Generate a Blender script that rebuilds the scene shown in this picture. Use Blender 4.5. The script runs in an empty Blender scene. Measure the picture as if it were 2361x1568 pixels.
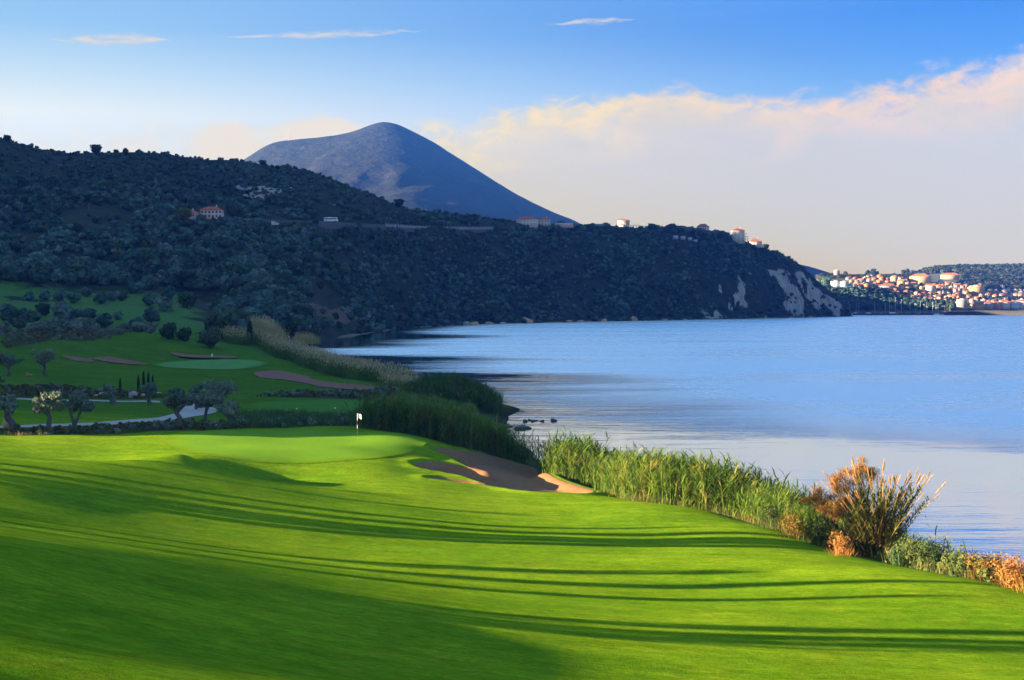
import bpy, bmesh, math, random
import numpy as np
from mathutils import Vector, Matrix, geometry as mgeo

SC = bpy.context.scene
COL = SC.collection
rng = random.Random(7)
npr = np.random.RandomState(11)
rad = math.radians

# ------------------------------------------------------------------ camera
CAM_H, FOC, CX, HY = 18.0, 3279.0, 1180.5, 708.0   # eye height above the sea; lens in units of a 2361-wide frame
cam = bpy.data.cameras.new('camera')
cam.sensor_width = 36.0
cam.lens = 36.0 * FOC / 2361.0
cam.shift_y = -(784.0 - HY) / 2361.0
cam.clip_start, cam.clip_end = 0.5, 40000.0
cam_ob = bpy.data.objects.new('camera', cam)
COL.objects.link(cam_ob)
cam_ob.location = (0, 0, CAM_H)
cam_ob.rotation_euler = (rad(90), 0, 0)
SC.camera = cam_ob

def ray(px, py, d):
    """point at forward distance d on the sight line through (px, py)"""
    return ((px - CX) / FOC * d, d, CAM_H - (py - HY) / FOC * d)
def dist_at(py, z):
    return (CAM_H - z) * FOC / (py - HY)
def at(px, py, z):
    return ray(px, py, dist_at(py, z))

# ------------------------------------------------------------------ light, air, exposure
SUN_AZ, SUN_EL = -97.0, 11.3          # degrees, azimuth clockwise from +Y
SC.view_settings.view_transform = 'Standard'
SC.view_settings.look = 'None'
SC.view_settings.gamma = 1.0
SC.view_settings.use_curve_mapping = False
SC.view_settings.exposure = 3.35
EXPO = 2.0 ** 3.35
sun = bpy.data.lights.new('sun', 'SUN')
sun.energy = 5.0
sun.angle = rad(0.5)
sun.color = (1.0, 0.74, 0.42)
sun_ob = bpy.data.objects.new('sun', sun)
COL.objects.link(sun_ob)
sdir = Vector((math.sin(rad(SUN_AZ)) * math.cos(rad(SUN_EL)), math.cos(rad(SUN_AZ)) * math.cos(rad(SUN_EL)), math.sin(rad(SUN_EL))))
sun_ob.rotation_euler = (-sdir).to_track_quat('-Z', 'Y').to_euler()
sun_ob.location = (-200, -40, 200)

SC.render.engine = 'CYCLES'
SC.cycles.use_denoising = True
SC.cycles.max_bounces = 5
SC.cycles.diffuse_bounces = 2
SC.cycles.glossy_bounces = 2
SC.cycles.transmission_bounces = 2
SC.cycles.transparent_max_bounces = 8
SC.cycles.volume_bounces = 0
SC.cycles.sample_clamp_indirect = 4.0

class NT:
    """small node-tree writer"""
    def __init__(s, tree):
        s.t = tree; tree.nodes.clear()
    def n(s, typ, inputs=None, **props):
        nd = s.t.nodes.new(typ)
        for k, v in props.items(): setattr(nd, k, v)
        for k, v in (inputs or {}).items():
            sock = nd.inputs[k]
            if hasattr(v, 'is_output'): s.t.links.new(v, sock)
            else: sock.default_value = v
        return nd
    def m(s, op, a, b=0.0, c=None, clamp=False):
        ins = {0: a, 1: b}
        if c is not None: ins[2] = c
        return s.n('ShaderNodeMath', ins, operation=op, use_clamp=clamp).outputs[0]
    def mix(s, f, a, b, mode='MIX'):
        nd = s.n('ShaderNodeMix', data_type='RGBA', blend_type=mode, clamp_factor=True)
        for sock, v in ((nd.inputs[0], f), (nd.inputs[6], a), (nd.inputs[7], b)):
            if hasattr(v, 'is_output'): s.t.links.new(v, sock)
            else: sock.default_value = v if isinstance(v, float) else (tuple(v) + (1.0,))[:4]
        return nd.outputs[2]
    def step(s, x, lo, hi, a=0.0, b=1.0, kind='SMOOTHSTEP'):
        return s.n('ShaderNodeMapRange', {0: x, 1: lo, 2: hi, 3: a, 4: b}, interpolation_type=kind, clamp=True).outputs[0]
    def noise(s, vec, scale, detail=3.0, rough=0.55, dist=0.0, lac=2.0):
        return s.n('ShaderNodeTexNoise', {'Vector': vec, 'Scale': scale, 'Detail': detail, 'Roughness': rough, 'Distortion': dist, 'Lacunarity': lac}).outputs[0]
    def mapv(s, vec, scale=(1, 1, 1), loc=(0, 0, 0), rot=(0, 0, 0)):
        return s.n('ShaderNodeMapping', {0: vec, 1: loc, 2: rot, 3: scale}).outputs[0]
    def ramp(s, x, stops, interp='LINEAR'):
        nd = s.n('ShaderNodeValToRGB', {0: x}); cr = nd.color_ramp; cr.interpolation = interp
        while len(cr.elements) < len(stops): cr.elements.new(0.5)
        for e, (p, c) in zip(cr.elements, stops): e.position = p; e.color = (tuple(c) + (1.0,))[:4]
        return nd.outputs[0]
    def curve(s, x, pts):
        nd = s.n('ShaderNodeFloatCurve', {1: x}); c = nd.mapping.curves[0]
        for p in pts[1:-1]: c.points.new(*p)
        c.points[0].location = pts[0]; c.points[len(c.points) - 1].location = pts[-1]
        for i, p in enumerate(sorted(pts)): c.points[i].location = p; c.points[i].handle_type = 'AUTO_CLAMPED'
        nd.mapping.update()
        return nd.outputs[0]

# ------------------------------------------------------------------ sky
world = bpy.data.worlds.new('World'); SC.world = world; world.use_nodes = True
W = NT(world.node_tree)
gen = W.n('ShaderNodeTexCoord').outputs['Generated']
sx = W.n('ShaderNodeSeparateXYZ', {0: gen})
X, Y, Z = sx.outputs
R2D = 180.0 / math.pi
az = W.m('MULTIPLY', W.m('ARCTAN2', X, Y), R2D)                # degrees, 0 straight ahead, + to the right
el = W.m('MULTIPLY', W.m('ARCSINE', Z), R2D)
nish = W.n('ShaderNodeTexSky', sky_type='NISHITA', sun_disc=False, sun_elevation=rad(SUN_EL), sun_rotation=rad(SUN_AZ), air_density=1.0, dust_density=0.6, ozone_density=3.0)
def K(r, g, b): return (r, g, b)
e30 = W.m('DIVIDE', el, 30.0, clamp=True)
left = W.ramp(e30, [(0.0, (1.12, 1.0, .66)), (.10, (1.14, 1.03, .70)), (.19, (1.10, 1.05, .73)), (.25, (1.14, 1.09, .76)), (.30, (.74, .88, .79)), (.36, (.38, .63, .80)), (.44, (.28, .54, .83)), (.7, (.42, .66, .94)), (1.0, (.44, .68, .95))])
right = W.ramp(e30, [(0.0, (.86, .66, .36)), (.08, (.86, .67, .36)), (.2, (.44, .52, .52)), (.28, (.15, .39, .68)), (.33, (.05, .25, .66)), (.38, (.01, .18, .64)), (.5, (.04, .24, .70)), (.75, (.17, .43, .86)), (1.0, (.18, .44, .87))])
side = W.step(az, -23.0, 22.0)
grad = W.mix(side, left, right)
# clouds: a bank low over the sea, ragged on top, plus thin streaks
cv = W.n('ShaderNodeCombineXYZ', {0: az, 1: el, 2: 0.0}).outputs[0]
nz = W.noise(W.mapv(cv, (0.22, 0.42, 1)), 1.0, 6.0, 0.55, 0.6)
nz2 = W.noise(W.mapv(cv, (0.05, 0.1, 1), (3.3, 1.7, 0)), 1.0, 2.0, 0.5)
nzs = W.noise(W.mapv(cv, (0.9, 1.6, 1), (5.1, 9.2, 0)), 1.0, 5.0, 0.6, 0.8)
topcurve = W.curve(W.m('DIVIDE', W.m('ADD', az, 180.0), 360.0, clamp=True),
    [(0.0, .40), (.2, .38), (.42, .36), (.455, .365), (.47, .372), (.485, .365), (.4995, .40), (.503, .425), (.52, .44), (.54, .445), (.55, .47), (.56, .50), (.6, .48), (.8, .44), (1.0, .40)])
top = W.m('ADD', W.m('MULTIPLY', topcurve, 20.0), W.m('ADD', W.m('MULTIPLY', W.m('SUBTRACT', nz, 0.5), 2.6), W.m('MULTIPLY', W.m('SUBTRACT', nzs, 0.5), 1.2)))
bank = W.step(W.m('SUBTRACT', top, el), -0.05, 0.85)
bankside = W.step(az, -16.0, 2.0, 0.25, 1.0)
hole = W.m('MULTIPLY', W.step(W.noise(W.mapv(cv, (.55, 1.1, 1), (2.2, 8.1, 0)), 1.0, 5.0, .6, .5), .52, .68), W.step(W.m('SUBTRACT', top, el), .2, 2.4, .75, 0.0))
bank = W.m('MULTIPLY', W.m('MULTIPLY', bank, bankside), W.m('SUBTRACT', 1.0, hole))
below = W.m('SUBTRACT', top, el)
lit = W.mix(W.step(az, -4.0, 16.0), (1.36, .95, .12), (1.24, .74, .20))
lit = W.mix(W.step(nzs, 0.38, 0.62), W.mix(0.5, lit, (.80, .70, .42)), lit)
grey = W.mix(W.step(az, -10.0, 12.0), (1.02, .80, .36), (.86, .68, .30))
low = W.mix(W.step(el, 0.0, 3.2), (.93, .69, .35), grey)
bankcol = W.mix(W.step(W.m('ADD', below, W.m('MULTIPLY', W.m('SUBTRACT', nz, .5), 3.0)), 0.7, 3.0), lit, low)
col = W.mix(bank, grad, bankcol)
def streak(a0, a1, e0, slope, th, seed, strength, col, tint=(1.02, .80, .44)):
    mid = W.m('ADD', W.m('MULTIPLY', W.m('SUBTRACT', az, (a0 + a1) / 2), slope), e0)
    wob = W.m('MULTIPLY', W.m('SUBTRACT', W.noise(W.mapv(cv, (.8, .3, 1), (seed, seed * 2, 0)), 1.0, 3.0), .5), .35)
    dd = W.m('ABSOLUTE', W.m('SUBTRACT', W.m('SUBTRACT', el, mid), wob))
    thick = W.m('MULTIPLY', W.m('MULTIPLY', W.step(az, a0, a0 + (a1 - a0) * .55), W.step(az, a1 - (a1 - a0) * .35, a1, 1.0, 0.0)), th)
    tex = W.noise(W.mapv(cv, (1.3, 5.0, 1), (seed * 3, seed, 0)), 1.0, 4.0, .6)
    mask = W.m('MULTIPLY', W.step(W.m('DIVIDE', dd, W.m('MAXIMUM', thick, 0.001)), 0.0, 1.25, 1.0, 0.0), W.step(tex, .32, .62, .10, 1.0))
    return W.mix(W.m('MULTIPLY', mask, strength), col, tint)
col = streak(-18.5, -13.2, 10.25, .05, .26, 1.3, .85, col)
col = streak(-12.2, -3.2, 10.75, .055, .18, 2.9, .7, col)
col = streak(1.0, 5.2, 11.3, .05, .13, 4.4, .75, col)
col = streak(-31.0, -22.0, 10.0, .05, .3, 6.1, .7, col)
col = streak(24.0, 33.0, 10.8, .04, .25, 7.7, .7, col)
# soft round cloud pieces by the mountain
def puff(a, e, ra, re, col, k, tint=(1.22, .92, .36)):
    q = W.m('ADD', W.m('POWER', W.m('DIVIDE', W.m('SUBTRACT', az, a), ra), 2.0), W.m('POWER', W.m('DIVIDE', W.m('SUBTRACT', el, e), re), 2.0))
    q = W.m('ADD', q, W.m('MULTIPLY', W.m('SUBTRACT', nzs, .5), 1.1))
    return W.mix(W.m('MULTIPLY', W.step(q, .35, 1.15, 1.0, 0.0), k), col, tint)
col = puff(-11.3, 6.3, 1.6, 1.1, col, .95)
col = puff(-7.4, 6.8, 2.5, .75, col, .95)
col = puff(-15.0, 6.2, 1.2, .5, col, .35)
bg_a = W.n('ShaderNodeBackground', {0: nish.outputs[0], 1: 0.05})
bg_b = W.n('ShaderNodeBackground', {0: col, 1: 1.0 / EXPO})
mixw = W.n('ShaderNodeMixShader', {0: 0.93}); W.t.links.new(bg_a.outputs[0], mixw.inputs[1]); W.t.links.new(bg_b.outputs[0], mixw.inputs[2])
W.n('ShaderNodeOutputWorld', {0: mixw.outputs[0]})

# ------------------------------------------------------------------ object helpers
def mesh_ob(name, verts, faces, mats=(), smooth=False, parent=None, loc=None):
    me = bpy.data.meshes.new(name)
    verts = np.asarray(verts, dtype=np.float32).reshape(-1, 3)
    if isinstance(faces, np.ndarray):
        k = faces.shape[1]; nf = len(faces)
        me.vertices.add(len(verts)); me.vertices.foreach_set('co', verts.ravel())
        me.loops.add(nf * k); me.loops.foreach_set('vertex_index', faces.astype(np.int32).ravel())
        me.polygons.add(nf); me.polygons.foreach_set('loop_start', np.arange(0, nf * k, k, dtype=np.int32))
        me.update(calc_edges=True); me.validate()
    else:
        me.from_pydata([tuple(v) for v in verts], [], faces)
    for m in (mats if isinstance(mats, (list, tuple)) else [mats]): me.materials.append(m)
    if smooth: me.polygons.foreach_set('use_smooth', np.ones(len(me.polygons), dtype=bool))
    me.update()
    return link(name, me, parent, loc)
def link(name, data, parent=None, loc=None):
    o = bpy.data.objects.new(name, data); COL.objects.link(o)
    if parent is not None: o.parent = parent
    if loc is not None: o.location = loc
    return o
def tag(o, label=None, cat=None, group=None, kind=None):
    for k, v in (('label', label), ('category', cat), ('group', group), ('kind', kind)):
        if v: o[k] = v
    return o
def thing(name, label, cat, loc=(0, 0, 0), rz=0.0, group=None):
    o = link(name, None, None, loc); o.rotation_euler = (0, 0, rz); o.empty_display_size = 0.3
    return tag(o, label, cat, group)
def copy_tree(o, parent=None):
    c = o.copy(); COL.objects.link(c); c.parent = parent
    for ch in o.children: copy_tree(ch, c)
    return c
def attr(o, name, vals):
    a = o.data.attributes.new(name, 'FLOAT', 'POINT'); a.data.foreach_set('value', np.asarray(vals, dtype=np.float32).ravel())
def grid_faces(nr, nc):
    i = np.arange(nr - 1)[:, None] * nc + np.arange(nc - 1)[None, :]
    return np.stack([i, i + 1, i + nc + 1, i + nc], -1).reshape(-1, 4)

# numpy noise
def _hash(ix, iy, seed):
    h = (ix.astype(np.int64) * 374761393 + iy.astype(np.int64) * 668265263 + seed * 1274126177) & 0x7fffffff
    h = ((h ^ (h >> 13)) * 1274126177) & 0x7fffffff
    return ((h ^ (h >> 16)) & 0xffff) / 65535.0
def vnoise(x, y, seed=0):
    ix, iy = np.floor(x), np.floor(y); fx, fy = x - ix, y - iy
    fx = fx * fx * fx * (fx * (fx * 6 - 15) + 10); fy = fy * fy * fy * (fy * (fy * 6 - 15) + 10)
    a, b = _hash(ix, iy, seed), _hash(ix + 1, iy, seed); c, d = _hash(ix, iy + 1, seed), _hash(ix + 1, iy + 1, seed)
    return (a + (b - a) * fx) * (1 - fy) + (c + (d - c) * fx) * fy
def fbm(x, y, oct=4, seed=0, gain=0.5):
    s, a, t = 0.0, 1.0, 0.0
    for k in range(oct):
        s = s + a * vnoise(x * 2 ** k + 17.3 * k, y * 2 ** k - 9.1 * k, seed + k); t += a; a *= gain
    return s / t - 0.5
def sstep(x, a, b):
    t = np.clip((x - a) / (b - a), 0, 1); return t * t * (3 - 2 * t)
def pchip(xk, yk, x):
    """monotone cubic; yk may carry trailing axes"""
    xk = np.asarray(xk, float); yk = np.asarray(yk, float); x = np.asarray(x, float)
    h = np.diff(xk); sh = (-1,) + (1,) * (yk.ndim - 1)
    dl = np.diff(yk, axis=0) / h.reshape(sh)
    m = np.zeros_like(yk); m[0], m[-1] = dl[0], dl[-1]
    w1 = (2 * h[1:] + h[:-1]).reshape(sh); w2 = (h[1:] + 2 * h[:-1]).reshape(sh)
    with np.errstate(divide='ignore', invalid='ignore'):
        hm = (w1 + w2) / (w1 / dl[:-1] + w2 / dl[1:])
    m[1:-1] = np.where(dl[:-1] * dl[1:] > 0, hm, 0.0)
    i = np.clip(np.searchsorted(xk, x, side='right') - 1, 0, len(xk) - 2)
    t = ((x - xk[i]) / h[i]).reshape((-1,) + (1,) * (yk.ndim - 1)); hh = h[i].reshape(t.shape)
    return (2*t**3-3*t**2+1)*yk[i] + (t**3-2*t**2+t)*hh*m[i] + (-2*t**3+3*t**2)*yk[i+1] + (t**3-t**2)*hh*m[i+1]
def poly_sd(P, x, y):
    """signed distance to polygon P (negative inside)"""
    P = np.asarray(P, float); d2 = np.full(x.shape, 1e18); ins = np.zeros(x.shape, bool)
    for (ax, ay), (bx, by) in zip(P, np.roll(P, -1, 0)):
        ex, ey = bx - ax, by - ay; t = np.clip(((x - ax) * ex + (y - ay) * ey) / (ex * ex + ey * ey + 1e-12), 0, 1)
        d2 = np.minimum(d2, (x - ax - t * ex) ** 2 + (y - ay - t * ey) ** 2)
        c = ((ay > y) != (by > y)) & (x < ax + (y - ay) / (by - ay + 1e-12) * ex); ins ^= c
    return np.where(ins, -1, 1) * np.sqrt(d2)
def smooth_poly(P, n=8, closed=True):
    """Catmull-Rom through the points"""
    P = np.asarray(P, float); out = []; N = len(P)
    for i in range(N if closed else N - 1):
        p0, p1, p2, p3 = (P[(i - 1) % N], P[i], P[(i + 1) % N], P[(i + 2) % N]) if closed else (P[max(i-1,0)], P[i], P[i+1], P[min(i+2,N-1)])
        for t in np.arange(n) / n:
            out.append(0.5 * (2*p1 + (p2-p0)*t + (2*p0-5*p1+4*p2-p3)*t*t + (3*p1-p0-3*p2+p3)*t**3))
    if not closed: out.append(P[-1])
    return np.array(out)

# ------------------------------------------------------------------ material helpers
def new_mat(name):
    m = bpy.data.materials.new(name); m.use_nodes = True
    return m, NT(m.node_tree)
def out(T, shader):
    T.n('ShaderNodeOutputMaterial', {0: shader})
def plain(name, color, rough=0.8, var=0.15, scale=3.0, metallic=0.0, bump=0.0):
    m, T = new_mat(name)
    pos = T.n('ShaderNodeTexCoord').outputs['Object']
    nz = T.noise(pos, scale, 4.0, .6)
    f = T.step(nz, .25, .75, 1 - var, 1 + var, 'LINEAR')
    c = T.mix(1.0, color, T.n('ShaderNodeCombineXYZ', {0: f, 1: f, 2: f}).outputs[0], 'MULTIPLY')
    ins = {'Base Color': c, 'Roughness': rough, 'Metallic': metallic}
    if bump: ins['Normal'] = T.n('ShaderNodeBump', {'Height': nz, 'Strength': bump, 'Distance': .05}).outputs[0]
    out(T, T.n('ShaderNodeBsdfPrincipled', ins).outputs[0])
    return m
# ------------------------------------------------------------------ lie of the land near the camera
PIX = [(0,1500,12.6),(0,1290,11.7),(0,1225,10.6),(330,1345,10.7),(600,1400,10.0),(1000,1480,9.4),(1500,1568,8.9),(700,1540,10.6),
 (2361,1540,7.6),(2000,1568,8.2),(0,1100,9.6),(0,1050,9.3),(430,1037,8.3),(0,1010,7.8),(620,1275,7.6),(900,1190,6.4),(1180,1300,6.6),
 (1600,1365,6.5),(1180,1420,8.0),(1900,1440,7.1),(1500,1235,5.6),(300,1180,8.3),(700,1110,6.1),(680,1068,6.5),(460,1052,7.4),(900,1056,6.4),
 (900,996,7.0),(400,1002,7.3),(650,992,7.1),(824,1010,6.95),(980,1018,6.6),(1003,1032,6.2),(1041,1050,5.5),(1110,1060,5.1),(1203,1085,4.7),(1125,1121,5.1),(1000,1115,5.6),
 (957,1072,5.9),(1290,1112,4.5),(1370,1132,4.5),(1600,1165,5.0),(1800,1222,5.2),(1930,1275,5.5),(2120,1310,5.8),(2361,1355,6.0),(1250,1086,4.6),(1110,1042,5.0),
 (980,1000,5.6),(900,988,5.8),(2361,1420,6.7),(1350,1180,5.3),
 (30,985,6.8),(163,982,6.6),(343,970,6.3),(450,955,5.9),(430,936,5.6),(340,926,5.7),(50,922,6.3),(510,985,6.2),(560,940,5.4),(700,940,5.2),(880,940,4.6),
 (120,895,6.3),(300,890,5.6),(50,868,6.4),(450,875,4.6),(560,880,4.2),(740,890,3.6),(870,897,3.3),(600,862,3.8),(700,905,4.0),
 (345,840,4.6),(450,830,5.0),(560,829,4.8),(620,838,4.1),(540,854,3.8),(420,851,4.4),(200,845,6.4),(220,828,6.8),(150,824,7.2),(0,820,7.8),
 (300,800,7.6),(300,776,9.6),(120,785,9.8),(0,790,9.6),(480,800,7.2),(430,782,9.0),(620,800,5.0),(690,830,2.4),(560,785,7.5),(920,898,2.5),(800,875,2.0)]
CTRL = [at(*p) for p in PIX]
CTRL += [(-20,98,6.45),(-27,97,7.0),(-50,100,9.6),(-44,84,10.0),(-42,60,11.6),(-60,80,13.0),(-110,80,17),(-60,40,15.0),(-100,30,18),(-200,50,24),(-320,0,28),(-60,-20,16),(0,-20,15),(-10,8,14.6),
 (4,20,11.6),(14,24,9.5),(40,-10,9),(45,30,5),(40,52,3.2),(31,66,2.6),(25,80,2.4),(20,95,2.2),(14,108,2.0),(9,118,2.1),(5,130,2.0),
 (60,60,-2.5),(70,20,-1),(46,84,-2.5),(36,100,-3),(28,125,-3),(20,145,-3),(16,170,-3),(12,200,-3),(12,240,-3),(5,275,-3),(0,300,-3),(-5,340,-3),(-20,390,-3),(-30,450,-3),(-45,520,-3),
 (36,72,.6),(29,84,.4),(24,98,.3),(18,112,.3),(13,124,.3),(9,138,.3),(6,152,.3),(2,176,.3),(0,198,.2),(-1,215,.2),(-3,235,.4),(-5,256,1.2),(-8,262,.8),(-15,272,.3),(-20,290,.2),(-24,333,.2),(-40,365,.2),(-50,420,.2),(-60,500,.2),
 (-14,170,3.6),(-16,200,3.4),(-20,235,2.8),(-14,250,2.6),(-30,270,2.9),(-34,310,2.4),
 (-56,116,8.8),(-75,120,10.5),(-66,145,8.2),(-90,150,9.5),(-110,200,9),(-140,280,10),(-190,380,12),(-200,460,13),(-260,300,18),(-330,440,22),(100,300,-3),(150,400,-3),(200,450,-3),(60,400,-3),(100,200,-3),(150,100,-3),(300,300,-3),(300,480,-3),(60,520,-3),(20,480,-3),(120,20,-3),(200,0,-3),(-100,430,9.4),(-140,470,9.5),(-90,490,7),(-150,520,9)]
CTRL = np.array(CTRL)
class TPS:
    def __init__(s, P, z, lam=0.02):
        n = len(P); s.P = P / 100.0
        A = np.zeros((n + 3, n + 3)); A[:n, :n] = s.k(s.P[:, None] - s.P[None]) + lam * 0.01 * np.eye(n)
        A[:n, n:] = np.c_[np.ones(n), s.P]; A[n:, :n] = A[:n, n:].T
        s.w = np.linalg.solve(A, np.r_[z, 0, 0, 0])
    @staticmethod
    def k(d):
        r2 = (d ** 2).sum(-1) + 1e-9; return 0.5 * r2 * np.log(r2)
    def __call__(s, x, y):
        sh = x.shape; q = np.stack([x.ravel(), y.ravel()], 1) / 100.0; o = np.empty(len(q))
        for i in range(0, len(q), 20000):
            b = q[i:i + 20000]; o[i:i + 20000] = s.k(b[:, None] - s.P[None]) @ s.w[:-3] + s.w[-3] + b @ s.w[-2:]
        return o.reshape(sh)
# spread in log-distance so that near and far detail weigh alike
tps = TPS(CTRL[:, :2], CTRL[:, 2])
def base_h(x, y):
    x = np.asarray(x, float); y = np.asarray(y, float)
    z = np.clip(tps(x, y), -3.5, 45)
    # rise west of the course, out of the picture, that keeps the evening sun off the far holes
    W = 150 * sstep(-x, 0.4 * np.maximum(y, 0) + 70, 0.4 * np.maximum(y, 0) + 340) * sstep(y + 0.12 * (x + 400), 86, 162)
    z = z + W + 5.6 * np.exp(-(((x + 42) / 20) ** 2 + ((y - 7) / 14) ** 2))  # plus an unseen knoll that shades the near lawn
    z = z + 25 * sstep(y + 0.12 * (x + 110), 103, 114) * np.exp(-((x + 78 + .45 * y) / 24) ** 2) * (1 - sstep(y, 300, 420))  # unseen bank added so its shade ends on the near green
    return z
def undul(x, y):
    d = np.hypot(x, y)
    return 0.14 * fbm(x / 9, y / 9, 2, 3) * np.clip(d / 60, .5, 2) + 0.5 * fbm(x / 34, y / 34, 2, 8) * np.clip(d / 90, .3, 1.5)
BUNK = smooth_poly([(1003,1034),(1041,1038),(1110,1046),(1203,1071),(1244,1084),(1288,1107),(1330,1121),(1370,1134),(1335,1140),(1260,1138),(1205,1134),(1125,1122),(1047,1113),(991,1106),
   (1003,1103),(1050,1107),(1120,1116),(1060,1098),(1000,1087),(968,1079),(957,1071),(975,1067),(1000,1066),(1069,1076),(1125,1090),(1085,1078),(1050,1060),(1015,1045)], 5)
def hit_fn(hf, px, py, d0=20, d1=540, n=1400):
    dd = np.linspace(d0, d1, n); x = (px - CX) / FOC * dd; z = CAM_H - (py - HY) / FOC * dd
    k = np.nonzero(hf(x, dd) >= z)[0]
    i = k[0] if len(k) else n - 1
    return float(x[i]), float(dd[i])
def ground0(x, y): return base_h(x, y) + undul(np.asarray(x, float), np.asarray(y, float))
def hit0(px, py): return hit_fn(ground0, px, py)
def outline(P): return np.array([hit0(*p) for p in P])
def resample(P, step):
    P = np.vstack([P, P[:1]]); o = []
    for a, b in zip(P[:-1], P[1:]):
        n = max(1, int(np.hypot(*(b - a)) / step))
        o += [a + (b - a) * t for t in np.arange(n) / n]
    return np.array(o)
bunk_w = outline(BUNK)
FARB = {
 'long': [(585,861),(615,857),(647,856),(703,868),(728,878),(772,884),(830,889),(880,894),(875,901),(813,900),(741,893),(703,885),(650,877),(600,872)],
 'behind': [(395,813),(430,818),(480,821),(535,822),(540,826),(450,826),(405,821)],
 'mound': [(212,828),(250,824),(292,831),(345,842),(300,841),(250,836)],
 'slope': [(143,822),(180,825),(215,832),(208,836),(170,832)]}
far_w = {k: outline(smooth_poly(v, 4)) for k, v in FARB.items()}
green1_w = outline(smooth_poly([(380,1012),(405,999),(480,993),(600,991),(720,992),(840,995),(930,999),(982,1010),(985,1024),(955,1042),(880,1056),(780,1066),(690,1071),(600,1068),(530,1058),(462,1046),(395,1030)], 5))
green2_w = outline(smooth_poly([(345,840),(385,834),(460,830),(560,829),(606,834),(622,839),(600,847),(545,853),(455,852),(380,848)], 5))
tee_w = outline(smooth_poly([(560,934),(640,925),(760,921),(860,926),(896,941),(872,958),(760,957),(640,954),(570,950)], 5))
def carve(x, y):
    z = 0
    for P, dep, w in ((bunk_w, .75, 1.6),) + tuple((far_w[k], .28, 2.2) for k in far_w):
        lo, hi = P.min(0) - 4, P.max(0) + 4
        m = (x > lo[0]) & (x < hi[0]) & (y > lo[1]) & (y < hi[1])
        if not m.any(): continue
        zz = np.zeros(x.shape); sd = poly_sd(P, x[m], y[m])
        zz[m] = -dep * sstep(-sd, 0.0, w) + 0.14 * sstep(sd, 0, .5) * np.exp(-(np.maximum(sd - .5, 0) / .7) ** 2)
        z = z + zz
    return z
def ground(x, y):
    x = np.atleast_1d(np.asarray(x, float)); y = np.atleast_1d(np.asarray(y, float))
    return ground0(x, y) + carve(x, y)
def gz(x, y): return float(ground(x, y)[0])
def hit(px, py):
    x, y = hit_fn(ground, px, py); return (x, y, gz(x, y))

# ground sheet: a fan that is finest where the picture looks
th = np.concatenate([np.linspace(-100, -34, 60, endpoint=False), np.linspace(-34, -21, 90, endpoint=False), np.linspace(-21, 21, 620, endpoint=False), np.linspace(21, 45, 60)]) * math.pi / 180
py = np.concatenate([np.linspace(3300, 1650, 50, endpoint=False), np.linspace(1650, 1150, 140, endpoint=False), np.linspace(1150, 1020, 140, endpoint=False), np.linspace(1020, 785, 170)])
rr = 11.5 * FOC / (py - HY)
rr = np.concatenate([[2.0, 6.0, 10.0], rr])
RR, TH = np.meshgrid(rr, th, indexing='ij')
gx, gy = RR * np.sin(TH), RR * np.cos(TH)
gzz = ground(gx, gy)
for P_, dz_, in_ in [(bunk_w, .30, -.12)] + [(far_w[k], .35, -.4) for k in far_w]:
    gzz = gzz - dz_ * (poly_sd(P_, gx, gy) < in_)
ground_ob = mesh_ob('ground', np.stack([gx, gy, gzz], -1), grid_faces(*gx.shape)[:, ::-1], (), True)
tag(ground_ob, kind='structure')
# zones: how far each point lies inside the rough patches
def zone(polys):
    s = np.full(gx.shape, 1e3)
    for P in polys:
        s = np.minimum(s, poly_sd(outline(P), gx, gy))
    return s
nat = zone([[(0,1006),(0,984),(120,990),(240,985),(400,972),(470,972),(520,978),(560,990),(460,994),(380,994),(250,1003)],
            [(0,935),(0,893),(130,890),(260,905),(360,908),(400,918),(350,922),(240,922),(120,920),(50,918)],
            [(0,805),(0,760),(330,764),(260,778),(110,790)], [(560,915),(700,905),(860,905),(930,900),(960,940),(900,925),(700,918)]])
tall = zone([[(545,968),(640,963),(900,966),(960,985),(900,991),(640,988),(545,988)], [(905,925),(960,905),(1100,960),(1130,1000),(1000,998),(910,975)]])
shore = gzz - 1.8   # low ground by the water is wild
attr(ground_ob, 'native', np.clip(-nat / 3.0, -1, 1) * np.minimum(1, 1))
attr(ground_ob, 'tall', np.clip(-tall / 3.0, -1, 1))
def rim(px, py):
    """last visible ground before it drops to the water, near (px, py)"""
    for k in range(30):
        x, y = hit0(px, py)
        if float(ground0(x, y)) > 3.0 and y < 175 or py < 1000: return x, y
        py += 2
    return x, y
edge_line = np.array([rim(*p) for p in [(2500,1392),(2361,1357),(2120,1312),(1930,1277),(1800,1224),(1600,1166),(1370,1128),(1250,1086),(1110,1044),(980,1000),(905,985),(900,930),(930,898),(790,872),(700,838),(620,800),(560,780)]])
EP = np.vstack([edge_line, [(-60,560),(120,560),(120,-40),(60,-40)]])
edge_sd = poly_sd(EP, gx, gy)
attr(ground_ob, 'wild', np.clip(-edge_sd / 3.0, -1, 1))

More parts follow.
